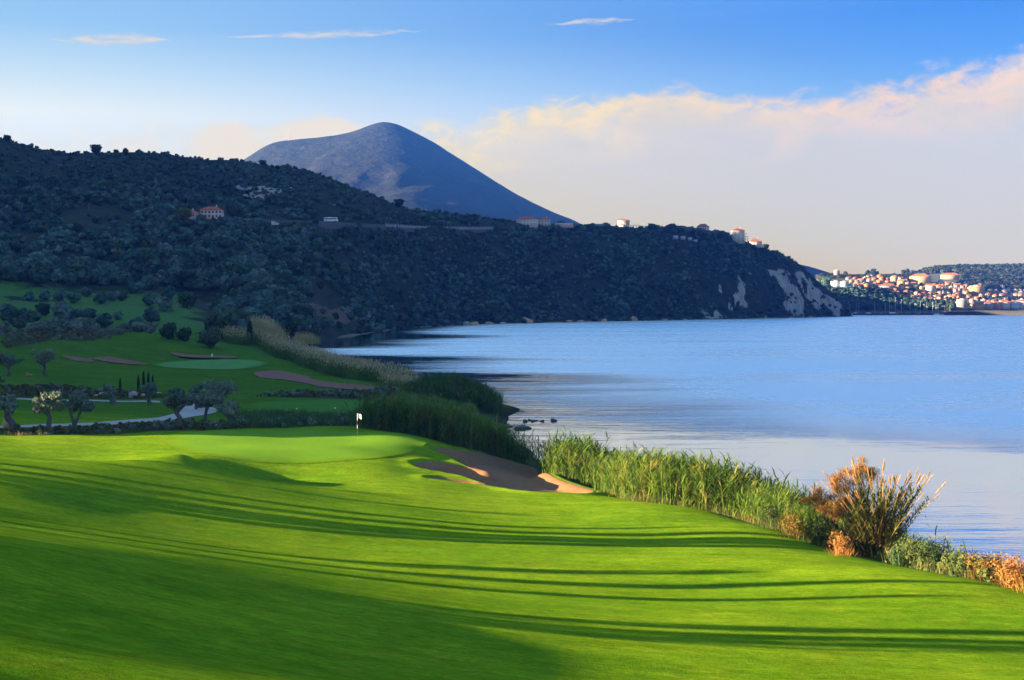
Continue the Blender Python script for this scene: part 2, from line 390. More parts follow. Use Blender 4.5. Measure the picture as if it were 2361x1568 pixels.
def sheet(name, P, mat, step, off, kind='structure', inner=None):
    """thin surface laid over the ground inside outline P"""
    P = np.asarray(P)
    lo, hi = P.min(0), P.max(0); st = inner or step
    yy, xx = np.meshgrid(np.arange(lo[1], hi[1], st * 1.6), np.arange(lo[0], hi[0], st), indexing='ij')
    xx = xx + (np.arange(xx.shape[0]) % 2)[:, None] * st * .5
    sd = poly_sd(P, xx, yy); q = np.stack([xx[sd < -st * .4], yy[sd < -st * .4]], 1)
    pts = [Vector(p) for p in P] + [Vector(p) for p in q]
    n = len(P)
    vs, es, fs, *_ = mgeo.delaunay_2d_cdt(pts, [(i, (i + 1) % n) for i in range(n)], [list(range(n))], 1, 1e-5)
    v = np.array([(p.x, p.y) for p in vs]); z = ground(v[:, 0], v[:, 1]) + off
    me_f = [f for f in fs]
    o = mesh_ob(name, np.c_[v, z], me_f, mat, True)
    attr(o, 'edge', -poly_sd(P, v[:, 0], v[:, 1]))
    # make sure it faces up
    if o.data.polygons and sum(p.normal.z for p in o.data.polygons) < 0:
        o.data.flip_normals()
    return tag(o, kind=kind)

# ------------------------------------------------------------------ ground materials
def world_pos(T): return T.n('ShaderNodeNewGeometry').outputs['Position']
def attr_in(T, name): return T.n('ShaderNodeAttribute', attribute_name=name).outputs['Fac']
def lawn(T, pos, a, b, dry, stripe=0.0):
    n1 = T.noise(pos, .11, 4.0, .6)
    n2 = T.noise(T.mapv(pos, (1, 1, 1)), 1.1, 5.0, .65)
    n3 = T.noise(pos, 9.0, 3.0, .7)
    c = T.mix(T.step(n1, .34, .66), a, b)
    c = T.mix(T.m('MULTIPLY', T.step(n2, .48, .72), .5), c, dry)
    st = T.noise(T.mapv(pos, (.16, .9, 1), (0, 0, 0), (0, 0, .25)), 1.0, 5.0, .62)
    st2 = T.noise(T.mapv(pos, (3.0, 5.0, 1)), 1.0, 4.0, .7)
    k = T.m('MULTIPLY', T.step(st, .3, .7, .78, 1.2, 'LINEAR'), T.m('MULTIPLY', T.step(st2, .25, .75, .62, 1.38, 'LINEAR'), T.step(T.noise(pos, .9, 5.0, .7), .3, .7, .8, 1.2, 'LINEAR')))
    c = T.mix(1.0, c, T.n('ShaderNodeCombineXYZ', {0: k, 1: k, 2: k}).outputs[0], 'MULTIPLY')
    c = T.mix(T.step(n3, .3, .7, 0.0, .34), c, tuple(v * .5 for v in a))
    return c, n2, n3
GA, GB, GD = (.088, .190, .006), (.140, .238, .008), (.220, .250, .014)
m_ground, T = new_mat('ground'); pos = world_pos(T)
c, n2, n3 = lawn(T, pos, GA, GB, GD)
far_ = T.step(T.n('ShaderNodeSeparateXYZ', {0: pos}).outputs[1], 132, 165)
c = T.mix(far_, c, T.mix(1.0, c, (.50, .62, 1.5), 'MULTIPLY'))  # turf beyond the near green: hill shade put into the colour
nb = T.noise(pos, .35, 5.0, .65); nf = T.noise(pos, 2.2, 5.0, .7)
soil = T.mix(T.step(nf, .35, .65), (.060, .042, .026), (.030, .050, .014))
soil = T.mix(T.step(nb, .5, .65), soil, (.045, .075, .02))
wild = T.mix(T.step(nf, .3, .7), (.030, .055, .012), (.075, .085, .02))
def zmask(name, w=.55, sc=.5):
    return T.step(T.m('ADD', attr_in(T, name), T.m('MULTIPLY', T.m('SUBTRACT', nb, .5), sc)), -.02, w)
c = T.mix(zmask('tall'), c, T.mix(T.step(nf, .3, .7), (.022, .05, .012), (.05, .09, .02)))
c = T.mix(zmask('native'), c, soil)
c = T.mix(zmask('wild', .25, .35), c, wild)
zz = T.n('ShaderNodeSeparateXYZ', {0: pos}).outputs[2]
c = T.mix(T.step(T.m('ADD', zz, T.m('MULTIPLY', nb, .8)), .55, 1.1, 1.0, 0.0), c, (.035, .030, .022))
hgt = T.m('ADD', T.m('MULTIPLY', n3, .6), T.m('MULTIPLY', T.noise(pos, 30.0, 2.0, .6), .4))
bmp = T.n('ShaderNodeBump', {'Height': hgt, 'Strength': .9, 'Distance': .05}).outputs[0]
bmp = T.n('ShaderNodeBump', {'Height': n2, 'Strength': .35, 'Distance': .10, 'Normal': bmp}).outputs[0]
out(T, T.n('ShaderNodeBsdfPrincipled', {'Base Color': c, 'Roughness': .9, 'Specular IOR Level': 0.0, 'Normal': bmp}).outputs[0])
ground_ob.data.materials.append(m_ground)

def green_mat(name, a, b, wid=1.9):
    m, T = new_mat(name); pos = world_pos(T)
    n1 = T.noise(pos, .25, 4.0, .6); n3 = T.noise(pos, 6.0, 4.0, .7)
    c = T.mix(T.step(n1, .3, .7), a, b); c = T.mix(T.step(n3, .3, .75, 0.0, .25), c, tuple(v * .6 for v in a))
    e = T.m('ADD', attr_in(T, 'edge'), T.m('MULTIPLY', T.m('SUBTRACT', n3, .5), wid * .5))
    c = T.mix(T.step(e, 0.0, wid), T.mix(T.step(n1, .34, .66), *((tuple(v * f_ for v, f_ in zip(q_, (.5, .62, 1.5))) for q_ in (GA, GB)) if wid > 2 else (GA, GB))), c)  # far rims take the same shade-darkened turf colour
    bm = T.n('ShaderNodeBump', {'Height': T.noise(pos, 40.0, 2.0), 'Strength': .4, 'Distance': .02}).outputs[0]
    out(T, T.n('ShaderNodeBsdfPrincipled', {'Base Color': c, 'Roughness': .85, 'Specular IOR Level': 0.0, 'Normal': bm}).outputs[0])
    return m
m_green = green_mat('green_turf', (.104, .232, .016), (.134, .262, .018))
m_green_far = green_mat('far_green_turf', (.085, .215, .06), (.11, .25, .07), 3.0)
m_tee = green_mat('tee_turf', (.055, .15, .025), (.07, .175, .025), 2.5)
def sand_mat(name, a, b, patch=None):
    m, T = new_mat(name); pos = world_pos(T)
    n1 = T.noise(pos, 1.2, 4.0, .6); n2 = T.noise(T.mapv(pos, (6, 1.2, 1), (0, 0, 0), (0, 0, .35)), 2.0, 3.0, .6); n3 = T.noise(pos, 24.0, 3.0, .7)
    c = T.mix(T.step(n1, .3, .7), a, b); c = T.mix(T.step(n3, .4, .7, 0.0, .4), c, tuple(v * .6 for v in a))
    h = T.m('ADD', n2, T.m('MULTIPLY', n3, .5))
    bm = T.n('ShaderNodeBump', {'Height': h, 'Strength': .7, 'Distance': .06}).outputs[0]
    out(T, T.n('ShaderNodeBsdfPrincipled', {'Base Color': c, 'Roughness': .95, 'Specular IOR Level': .1, 'Normal': bm}).outputs[0])
    return m
m_sand = sand_mat('sand', (.21, .102, .048), (.25, .128, .062))
m_sand_far = sand_mat('red_sand', (.19, .085, .06), (.23, .105, .07))

sheet('putting_green', resample(green1_w, .35), m_green, .7, .025)
sheet('putting_green', resample(green2_w, .8), m_green_far, 1.6, .10)
sheet('tee_ground', resample(tee_w, .6), m_tee, 1.2, .05)
sheet('bunker', resample(bunk_w, .22), m_sand, .35, .04)
for k in far_w: sheet('bunker', resample(far_w[k], .6), m_sand_far, .9, .16)

# cart path
pc = [(-60,990),(37,985),(109,983),(163,982),(235,979),(277,976),(343,970),(402,964),(440,956),(456,947),(452,939),(432,933),(371,928),(340,926.5),(277,926.5),(210,924.5),(125,924.5),(51,921),(-60,918)]
pw = smooth_poly(np.array([hit0(*p) for p in pc]), 6, False)
half = 1.35 + 0.9 * np.exp(-(((np.arange(len(pw)) / 6 - 9.2) / 1.3) ** 2))
tg = np.gradient(pw, axis=0); tg /= np.linalg.norm(tg, axis=1)[:, None]; nr = np.stack([-tg[:, 1], tg[:, 0]], 1)
rows = [pw + nr * (half * t)[:, None] for t in np.linspace(-1, 1, 7)]
pv = np.stack(rows, 1); pz = ground(pv[..., 0], pv[..., 1]) + .07
m_path, T = new_mat('path_concrete'); pos = world_pos(T)
n1 = T.noise(pos, 1.5, 4.0); n2 = T.noise(pos, 14.0, 3.0)
c = T.mix(T.step(n1, .3, .7), (.26, .235, .225), (.33, .30, .285)); c = T.mix(T.step(n2, .5, .8, 0, .4), c, (.2, .18, .17))
out(T, T.n('ShaderNodeBsdfPrincipled', {'Base Color': c, 'Roughness': .9}).outputs[0])
tag(mesh_ob('path', np.concatenate([pv, pz[..., None]], -1), grid_faces(*pz.shape), m_path, True), kind='structure')

# ------------------------------------------------------------------ the wooded hill and headland across the bay
HC = {  # per bearing (frame x): forward distance and sight height of each knot, foot to ridge
 -6500: [(150,600),(180,400),(210,80),(240,-300),(270,-700),(300,-1050),(330,-1350),(350,-1500)],  # unseen ridge left of frame, heights shaped to shade hill and bay
 -4500: [(230,620),(260,480),(300,220),(340,-80),(390,-380),(430,-620),(480,-800),(520,-900)],
 -2500: [(330,690),(400,540),(470,380),(540,200),(610,40),(680,-120),(740,-240),(800,-330)],
 -1500: [(430,760),(520,690),(600,620),(680,500),(760,350),(850,170),(950,10),(1050,-110)],
 -700: [(430,800),(540,715),(640,650),(750,560),(870,470),(1000,390),(1250,220),(1500,80)],
 -200: [(430,806),(550,716),(650,650),(780,570),(920,490),(1060,425),(1260,335),(1470,240)],
 0: [(430,806),(560,714),(680,650),(800,575),(950,500),(1100,440),(1270,372),(1450,316)],
 150: [(430,806),(560,714),(690,648),(820,575),(980,500),(1130,445),(1300,392),(1480,350)],
 300: [(430,806),(560,716),(700,650),(840,580),(1000,512),(1150,452),(1330,396),(1520,352)],
 450: [(430,806),(560,724),(700,664),(860,592),(1020,524),(1120,496),(1350,427),(1550,362)],
 600: [(450,815),(580,750),(700,693),(860,622),(1040,554),(1150,514),(1380,442),(1600,376)],
 700: [(520,830),(640,772),(740,722),(900,647),(1080,567),(1200,512),(1420,442),(1640,388)],
 760: [(785,784),(850,765),(920,722),(1000,662),(1120,592),(1250,512),(1450,452),(1660,408)],
 830: [(925,773),(970,755),(1040,715),(1120,660),(1220,590),(1320,514),(1500,467),(1680,432)],
 930: [(1195,758.5),(1230,748),(1280,715),(1340,665),(1420,600),(1480,527),(1600,497),(1720,478)],
 1060: [(1415,751),(1450,740),(1500,705),(1550,660),(1610,600),(1670,532),(1750,508),(1850,492)],
 1200: [(1555,747.2),(1590,735),(1640,700),(1690,655),(1750,600),(1820,542),(1880,522),(1950,510)],
 1350: [(1715,743.6),(1750,732),(1800,698),(1850,655),(1910,600),(1970,547),(2030,529),(2100,518)],
 1500: [(1875,740.8),(1905,730),(1950,698),(1990,655),(2040,605),(2090,558),(2130,536),(2180,524)],
 1600: [(2015,738.3),(2045,728),(2085,700),(2120,660),(2160,615),(2200,577),(2240,548),(2280,530)],
 1700: [(2145,736.5),(2170,726),(2200,700),(2230,662),(2265,622),(2300,592),(2340,566),(2380,550)],
 1800: [(2345,734),(2362,724),(2380,700),(2400,668),(2425,640),(2450,620),(2480,601),(2510,586)],
 1850: [(2445,733),(2458,724),(2470,705),(2485,680),(2505,655),(2525,638),(2550,625),(2580,615)],
 1900: [(2565,732),(2577,725),(2585,712),(2595,698),(2608,686),(2622,675),(2640,667),(2660,660)],
 1940: [(2645,731.2),(2655,727),(2660,720),(2666,713),(2674,706),(2682,701),(2692,696),(2705,693)],
 1966: [(2716,730.6),(2720,729.2),(2724,729),(2728,728.6),(2732,728.4),(2736,728.2),(2740,728),(2744,728)],
 1976: [(2716,731.4),(2720,731.2),(2724,731),(2728,731),(2732,731),(2736,731),(2740,731),(2744,731)]}
hk = sorted(HC)
HK = np.array([HC[k] for k in hk], float)
hc = np.concatenate([np.linspace(-6500, -1500, 60, endpoint=False), np.linspace(-1500, -60, 60, endpoint=False), np.linspace(-60, 1976, 560)])
cols = pchip(hk, HK, hc)                       # (nc, 8, 2)
tt = np.linspace(0, 7, 120)
prof = pchip(np.arange(8), np.transpose(cols, (1, 0, 2)), tt)   # (nt, nc, 2)
hd = prof[..., 0]; hz = CAM_H - (prof[..., 1] - HY) / FOC * hd; hx = (hc[None] - CX) / FOC * hd
# behind the ridge the land stays high for a while, then falls away
back_k = np.array([0, 120, 350, 700, 1000, 1400.0]); back_f = np.array([1, .985, .93, .8, .35, -.05])
fade_back = sstep(hc, 1650, 1900)
for bd, bf in zip(back_k[1:], back_f[1:]):
    dd = hd[119] + bd * (1 - .62 * fade_back); zz_ = hz[119] * (bf - .1 * fade_back * (1 if bd > 150 else 0)) * (1 + .9 * (1 - sstep(hc, -130, -40)) * (bf > .3)) * (1 + .25 * sstep(hc, 1200, 1400) * (1 - sstep(hc, 1800, 1880)) * (bf > .3) * (bf < .95)) - 4 * (bd > 100)  # unseen land behind, raised to shade the villas and lower town
    hd = np.vstack([hd, dd]); hz = np.vstack([hz, zz_]); hx = np.vstack([hx, (hc - CX) / FOC * dd])
tfull = np.concatenate([tt, 7 + np.arange(1, 6) * .5])
amp = sstep(tfull, 0.1, 1.2)[:, None] * (1 - .75 * sstep(tfull, 5.6, 6.8))[:, None] * sstep(-hc, -1976, -1850)[None]
hz = hz + amp * (14 * fbm(hx / 170, hd / 170, 4, 21) + 7 * fbm(hx / 50, hd / 50, 3, 31))
hz = hz - amp * 10 * np.maximum(0, .16 - np.abs(fbm((hx + hd * .5) / 150, (hd - hx) / 420, 3, 5))) / .16     # gullies
# crags on the headland cliff
PX, PYv = np.broadcast_to(hc[None], hz.shape), HY - (hz - CAM_H) * FOC / hd
crag = sstep(PX, 1585, 1660) * (1 - sstep(PX, 1925, 1955)) * sstep(tfull, .2, .8)[:, None] * (1 - sstep(tfull[:, None] + 0 * PX, 3.2 + 1.6 * sstep(PX, 1700, 1800), 4.4 + 1.6 * sstep(PX, 1700, 1800)))
rid = np.abs(fbm(hx / 38 + .6 * fbm(hx / 20, hz / 30, 3, 45), hz / 110, 4, 41))
hd2 = hd + crag * (rid * 70 - 8); hx = hx * hd2 / hd; hd = hd2
n_rock = fbm(hx / 26, hz / 44 + hx / 90, 4, 77)
rock = crag * sstep(n_rock, -.03, .05)
strip = sstep(fbm(hx / 60, hd / 60, 4, 91), .14, .2) * sstep(tfull, 5.0, 6.4)[:, None] * (PX < 960) * (PX > 330)      # bare stone on the ridge
bankp = sstep(fbm(hx / 18, hd / 18, 3, 58), -.1, .1) * (1 - sstep(np.abs(PX - 520 - (PYv - 700) * 1.2), 20, 60)) * (PYv > 670) * (PYv < 770)
scree = sstep(fbm((hx - hz * .8) / 16, (hz + hx) / 60, 4, 55), -.04, .12) * (1 - sstep(np.abs(PX - 775 + (745 - PYv) * .8), 38, 85)) * (1 - sstep(tfull, 2.4, 3.4))[:, None]
hill = mesh_ob('hill', np.stack([hx, hd, hz], -1), grid_faces(*hz.shape), (), True)
tag(hill, kind='structure')
attr(hill, 'rock', np.clip(np.maximum(rock, .8 * strip), 0, 1))
attr(hill, 'earth', np.clip(np.maximum(scree, .9 * bankp), 0, 1))
mead = sstep(fbm(hx / 60, hd / 40, 3, 15), -.34, -.16) * sstep(tfull, .2, .5)[:, None] * (1 - sstep(tfull, 1.5, 2.4))[:, None] * (1 - sstep(PX + 160 * fbm(hx / 22, hd / 22, 3, 19), 410, 500))
attr(hill, 'meadow', mead)
shoreband = (1 - sstep(tfull, .10, .55))[:, None] * sstep(PX, 755, 800)
attr(hill, 'shore', np.broadcast_to(shoreband, hz.shape))
m_hill, T = new_mat('hillside'); pos = world_pos(T)
n1 = T.noise(pos, .02, 5.0, .6); n2 = T.noise(pos, .12, 5.0, .65); n3 = T.noise(pos, .6, 4.0, .65)
c = T.mix(T.step(n1, .35, .65), (.010, .020, .010), (.022, .032, .014))
c = T.mix(T.step(n2, .5, .7), c, (.045, .045, .026)); c = T.mix(T.step(n3, .35, .65, 0, .6), c, (.014, .026, .012))
c = T.mix(T.step(T.m('ADD', attr_in(T, 'meadow'), T.m('SUBTRACT', n2, .5)), .35, .65), c, T.mix(n3, (.04, .12, .02), (.065, .15, .02)))
rk = T.mix(T.step(T.noise(T.mapv(pos, (1, 1, .25)), .16, 6.0, .7), .3, .7), (.13, .125, .115), (.42, .40, .37))
rk = T.mix(T.step(T.noise(pos, .05, 3.0), .5, .7), rk, (.38, .27, .17))
c = T.mix(T.step(T.m('ADD', attr_in(T, 'rock'), T.m('SUBTRACT', n3, .5)), .35, .6), c, rk)
c = T.mix(T.step(T.m('ADD', attr_in(T, 'earth'), T.m('SUBTRACT', n3, .5)), .3, .6), c, T.mix(n2, (.14, .078, .045), (.09, .078, .058)))
c = T.mix(T.step(T.m('ADD', attr_in(T, 'shore'), T.m('SUBTRACT', n2, .5)), .45, .7), c, T.mix(n3, (.10, .08, .06), (.24, .18, .12)))
bm = T.n('ShaderNodeBump', {'Height': n3, 'Strength': .8, 'Distance': 1.5}).outputs[0]
out(T, T.n('ShaderNodeBsdfPrincipled', {'Base Color': c, 'Roughness': .95, 'Specular IOR Level': .1, 'Normal': bm}).outputs[0])
hill.data.materials.append(m_hill)
from mathutils.bvhtree import BVHTree
def bvh_of(o):
    me = o.data; v = np.empty(len(me.vertices) * 3); me.vertices.foreach_get('co', v)
    return BVHTree.FromPolygons(v.reshape(-1, 3).tolist(), [tuple(p.vertices) for p in me.polygons])
hill_bvh = bvh_of(hill)
def hill_hit(px, py):
    d = Vector(((px - CX) / FOC, 1.0, -(py - HY) / FOC)).normalized()
    return hill_bvh.ray_cast(Vector((0, 0, CAM_H)), d)[0]
def hill_down(x, y):
    h = hill_bvh.ray_cast(Vector((x, y, 900)), Vector((0, 0, -1)))
    return h[0].z if h[0] is not None else None

# ------------------------------------------------------------------ mountain behind
def ridge_land(name, sil, depth_ridge, foot, ncol, nrow, seed, amp, mat, back=1800, shape=1.25):
    xs = np.linspace(sil[0][0], sil[-1][0], ncol); ys = pchip([p[0] for p in sil], [p[1] for p in sil], xs)
    zr = CAM_H - (ys - HY) / FOC * depth_ridge; zr = np.maximum(zr, foot[1] + 1)
    t = np.linspace(0, 1, nrow)[:, None]
    d = foot[0] + (depth_ridge - foot[0]) * t + 0 * xs[None]
    rowz = []                                     # the crest line melts into broad flanks towards the foot
    for tv in t[:, 0]:
        sg = 1e-3 + (1 - tv) ** .6 * ncol * .16; kk = np.arange(-int(3 * sg) - 1, int(3 * sg) + 2); w_ = np.exp(-.5 * (kk / sg) ** 2); w_ /= w_.sum()
        rowz.append(np.convolve(np.pad(zr, len(kk) // 2, mode='edge'), w_, 'valid')[:ncol])
    z = foot[1] + (np.array(rowz) - foot[1]) * t ** shape
    b = np.linspace(.06, 1, 10)[:, None]
    d = np.vstack([d, depth_ridge + back * b + 0 * xs[None]]); z = np.vstack([z, zr[None] * (1 - b ** 1.4) - 12 * b])
    x = (xs[None] - CX) / FOC * depth_ridge * (1 + (d / depth_ridge - 1) * .55)
    w = np.concatenate([np.sin(np.pi * t[:, 0] * .96) ** .6, np.sin(np.pi * b[:, 0])])[:, None]
    z = z + w * amp * (fbm(x / 420, d / 420, 5, seed) - 1.3 * np.maximum(0, .12 - np.abs(fbm(x / 330, d / 1600, 4, seed + 9))))
    o = mesh_ob(name, np.stack([x, d, z], -1), grid_faces(*z.shape), mat, True)
    return tag(o, kind='structure')
def land_mat(name, a, b, rockc, s):
    m, T = new_mat(name); pos = world_pos(T)
    n1 = T.noise(pos, s, 5.0, .65); n2 = T.noise(pos, s * 8, 5.0, .7); n3 = T.noise(T.mapv(pos, (1, 1, .4)), s * 2.5, 6.0, .7)
    c = T.mix(T.step(n2, .35, .65), a, b); c = T.mix(T.step(n1, .55, .75, 0, .6), c, rockc); c = T.mix(T.step(n3, .55, .68, 0, .8), c, rockc)
    bm = T.n('ShaderNodeBump', {'Height': n2, 'Strength': .9, 'Distance': .06 / s}).outputs[0]
    out(T, T.n('ShaderNodeBsdfPrincipled', {'Base Color': c, 'Roughness': .95, 'Specular IOR Level': .1, 'Normal': bm}).outputs[0])
    return m
m_mount = land_mat('mountainside', (.009, .015, .009), (.020, .024, .014), (.040, .037, .028), .004)
ridge_land('mountain', [(330,520),(450,440),(520,395),(571,362),(610,338),(645,324),(700,319),(760,313),(830,297),(862,286),(883,282),(906,286),(950,305),(1000,330),(1040,352),(1100,388),(1160,425),(1200,448),(1260,478),(1320,503),(1400,545),(1500,590),(1700,660)],
   4700, (2600, 60), 360, 90, 61, 74, m_mount, 700)
ridge_land('far_hill', [(1560,560),(1700,585),(1800,603),(1858,614),(1900,627),(1945,641),(2000,655),(2100,672)], 5000, (4200, 5), 120, 30, 19, 60, m_mount, 400)

# ------------------------------------------------------------------ land under the town
TH_ = {  # bearing: (distance, sight height) knots from quay to skyline
 1880: [(3185,729),(3250,700),(3350,662),(3450,645),(3560,638),(3700,634),(3850,634)],
 1960: [(3185,728),(3260,694),(3340,662),(3450,648),(3560,640),(3700,636),(3850,636)],
 2050: [(3185,727.5),(3270,700),(3350,676),(3450,655),(3560,643),(3700,637),(3850,636)],
 2100: [(3185,727.3),(3270,704),(3350,682),(3450,660),(3560,645),(3700,636),(3850,632)],
 2180: [(3180,727),(3250,712),(3340,688),(3450,662),(3560,645),(3720,630),(3900,620)],
 2260: [(3175,727),(3240,716),(3340,694),(3450,670),(3570,650),(3750,632),(3930,618)],
 2361: [(3170,727),(3230,720),(3330,702),(3450,682),(3580,655),(3770,634),(3950,617)],
 2600: [(3160,727),(3230,720),(3330,702),(3450,680),(3580,650),(3780,628),(3960,610)],
 3000: [(3140,727.5),(3230,720),(3330,702),(3450,680),(3580,650),(3780,628),(3960,615)]}
tk = sorted(TH_); tcx = np.linspace(1880, 3000, 260)
tcol = pchip(tk, np.array([TH_[k] for k in tk], float), tcx)
tprof = pchip(np.arange(7), np.transpose(tcol, (1, 0, 2)), np.linspace(0, 6, 70))
td = tprof[..., 0]; tz = np.maximum(CAM_H - (tprof[..., 1] - HY) / FOC * td, 1.6); tx = (tcx[None] - CX) / FOC * td
tz = tz + sstep(np.linspace(0, 6, 70), .6, 1.5)[:, None] * 3 * fbm(tx / 60, td / 60, 3, 66)
for bd, f in ((150, .97), (500, .8), (1200, .1)):
    td = np.vstack([td, td[69] + bd]); tz = np.vstack([tz, tz[69] * f - 3]); tx = np.vstack([tx, (tcx - CX) / FOC * td[-1]])
m_town, T = new_mat('town_ground'); pos = world_pos(T)
n1 = T.noise(pos, .03, 4.0); n2 = T.noise(pos, .3, 4.0)
c = T.mix(T.step(n1, .4, .6), (.03, .04, .02), (.075, .065, .04)); c = T.mix(T.step(n2, .4, .7, 0, .6), c, (.03, .04, .02))
out(T, T.n('ShaderNodeBsdfPrincipled', {'Base Color': c, 'Roughness': .95}).outputs[0])
town_land = tag(mesh_ob('town_hillside', np.stack([tx, td, tz], -1), grid_faces(*tz.shape), m_town, True), kind='structure')
town_bvh = bvh_of(town_land)
def town_down(x, y):
    h = town_bvh.ray_cast(Vector((x, y, 900)), Vector((0, 0, -1)))
    return h[0].z if h[0] is not None else None
def town_hit(px, py):
    d = Vector(((px - CX) / FOC, 1.0, -(py - HY) / FOC)).normalized()
    return town_bvh.ray_cast(Vector((0, 0, CAM_H)), d)[0]

# ------------------------------------------------------------------ the bay
m_water, T = new_mat('sea_water'); pos = world_pos(T)
sep = T.n('ShaderNodeSeparateXYZ', {0: pos}); wx, wy = sep.outputs[0], sep.outputs[1]
def wcurve(pts, ymax=1400.0, lo=-160.0, hi=240.0):
    wob = T.noise(T.mapv(pos, (.011, .03, 1), (5, 2, 0)), 1.0, 4.0, .62)
    wyw = T.m('ADD', wy, T.m('MULTIPLY', T.m('SUBTRACT', wob, .5), T.step(wy, 90, 330, 85.0, 20.0, 'LINEAR')))
    f = T.curve(T.m('DIVIDE', wyw, ymax, clamp=True), [(max(0, min(1, y / ymax)), (v - lo) / (hi - lo)) for y, v in pts])
    return T.m('ADD', T.m('MULTIPLY', f, hi - lo), lo)
xc = wcurve([(0, 230), (100, 225), (150, 190), (170, 120), (190, 55), (213, 30), (255, 17), (300, 6), (340, 8), (376, 14), (400, -25), (430, -28), (492, -12), (530, -55), (551, -78), (600, -92), (663, -55), (760, -60), (881, -22), (950, -60), (1093, -75), (1400, -60)])
big = T.noise(T.mapv(pos, (.012, .05, 1)), 1.0, 4.0, .6)
fine = T.noise(T.mapv(pos, (.03, .16, 1), (7, 3, 0)), 1.0, 4.0, .65)
lim = T.m('ADD', xc, T.m('ADD', T.m('MULTIPLY', T.m('SUBTRACT', big, .5), 60.0), T.m('MULTIPLY', T.m('SUBTRACT', fine, .5), 55.0)))
widen = T.step(wy, 100, 400, 75.0, 34.0, 'LINEAR')
wind = T.step(T.m('DIVIDE', T.m('SUBTRACT', wx, lim), widen), -.5, 1.0)      # 0 calm, 1 breeze
swirl = T.noise(T.mapv(pos, (.006, .022, 1), (2, 5, 0)), 1.0, 5.0, .6)
wind = T.m('MULTIPLY', wind, T.step(swirl, .28, .62, .62, 1.0))
rip = T.noise(T.mapv(pos, (.55, 1.0, 1), (0, 0, 0), (0, 0, .12)), 1.15, 3.0, .6)
rip2 = T.noise(T.mapv(pos, (.22, .75, 1), (4, 1, 0), (0, 0, -.2)), .45, 3.0, .55)
calmw = T.noise(T.mapv(pos, (.10, .45, 1), (9, 1, 0), (0, 0, -.1)), .5, 3.0, .55)
hsum = T.m('ADD', T.m('MULTIPLY', T.m('ADD', T.m('MULTIPLY', rip, .40), T.m('MULTIPLY', rip2, .35)), T.m('ADD', T.m('MULTIPLY', wind, 1.1), T.step(wy, 150, 260, .03, .010))), T.m('MULTIPLY', calmw, T.step(wy, 150, 260, .07, .032)))
bm = T.n('ShaderNodeBump', {'Height': hsum, 'Strength': 1.0, 'Distance': 1.0}).outputs[0]
rough = T.m('ADD', T.m('MULTIPLY', wind, .31), T.m('MULTIPLY', T.m('SUBTRACT', 1.0, wind), T.step(wy, 150, 230, .07, .02)))
deep = T.n('ShaderNodeBsdfDiffuse', {'Color': (.008, .035, .075, 1)}).outputs[0]
glo = T.n('ShaderNodeBsdfAnisotropic', {'Color': (.90, .985, 1.0, 1), 'Roughness': rough, 'Normal': bm}).outputs[0]
lw = T.n('ShaderNodeLayerWeight', {'Blend': .5}).outputs['Facing']
fac = T.curve(lw, [(0, .05), (.5, .12), (.75, .5), (.87, .9), (1.0, .99)])
mx = T.n('ShaderNodeMixShader', {0: fac}); T.t.links.new(deep, mx.inputs[1]); T.t.links.new(glo, mx.inputs[2])
out(T, mx.outputs[0])
wv = [(-400, -600, 0), (3000, -600, 0), (3000, 5500, 0), (-400, 5500, 0)]
tag(mesh_ob('sea', wv, [(0, 1, 2, 3)], m_water), kind='structure')

# ------------------------------------------------------------------ hazy air over the bay
m_haze, T = new_mat('air_haze')
vol = T.n('ShaderNodeVolumePrincipled', {'Color': (.048, .215, .98, 1), 'Density': 7.0e-5, 'Anisotropy': 0.0})
T.n('ShaderNodeOutputMaterial', {1: vol.outputs[0]})
def box_verts(x0, x1, y0, y1, z0, z1):
    return [(x, y, z) for x in (x0, x1) for y in (y0, y1) for z in (z0, z1)]
BOXF = [(0, 1, 3, 2), (4, 6, 7, 5), (0, 4, 5, 1), (2, 3, 7, 6), (0, 2, 6, 4), (1, 5, 7, 3)]
tag(mesh_ob('haze', box_verts(-3200, 3200, -900, 5650, -6.5, 700), BOXF, m_haze), kind='stuff')
# ------------------------------------------------------------------ plants
def leaf_mat(name, a, b, trans=.35, dry=None, scale=1.2, rough=.6):
    m, T = new_mat(name)
    pos = world_pos(T); rnd = T.n('ShaderNodeObjectInfo').outputs['Random']
    n1 = T.noise(pos, scale, 3.0, .6)
    c = T.mix(T.step(n1, .3, .7), a, b)
    if dry is not None: c = T.mix(T.step(T.noise(pos, scale * .6, 3.0, .6), .52, .68), c, dry)
    v = T.step(rnd, 0, 1, .72, 1.28, 'LINEAR')
    c = T.mix(1.0, c, T.n('ShaderNodeCombineXYZ', {0: T.m('MULTIPLY', v, T.step(rnd, 0, 1, .9, 1.1, 'LINEAR')), 1: v, 2: v}).outputs[0], 'MULTIPLY')
    bp = T.step(T.noise(T.mapv(pos, (1, 1, 2.5)), .013, 4.0, .6), .3, .7, .62, 1.45, 'LINEAR')
    if scale < .5: c = T.mix(1.0, c, T.n('ShaderNodeCombineXYZ', {0: bp, 1: bp, 2: bp}).outputs[0], 'MULTIPLY')
    d = T.n('ShaderNodeBsdfDiffuse', {'Color': c}).outputs[0]; t = T.n('ShaderNodeBsdfTranslucent', {'Color': c}).outputs[0]
    mx = T.n('ShaderNodeMixShader', {0: trans}); T.t.links.new(d, mx.inputs[1]); T.t.links.new(t, mx.inputs[2])
    out(T, mx.outputs[0]); return m
M_OLIVE = leaf_mat('olive_leaves', (.10, .14, .095), (.19, .235, .175), .25, scale=1.6)
M_DARK = leaf_mat('dark_leaves', (.028, .058, .028), (.058, .095, .045), .2)
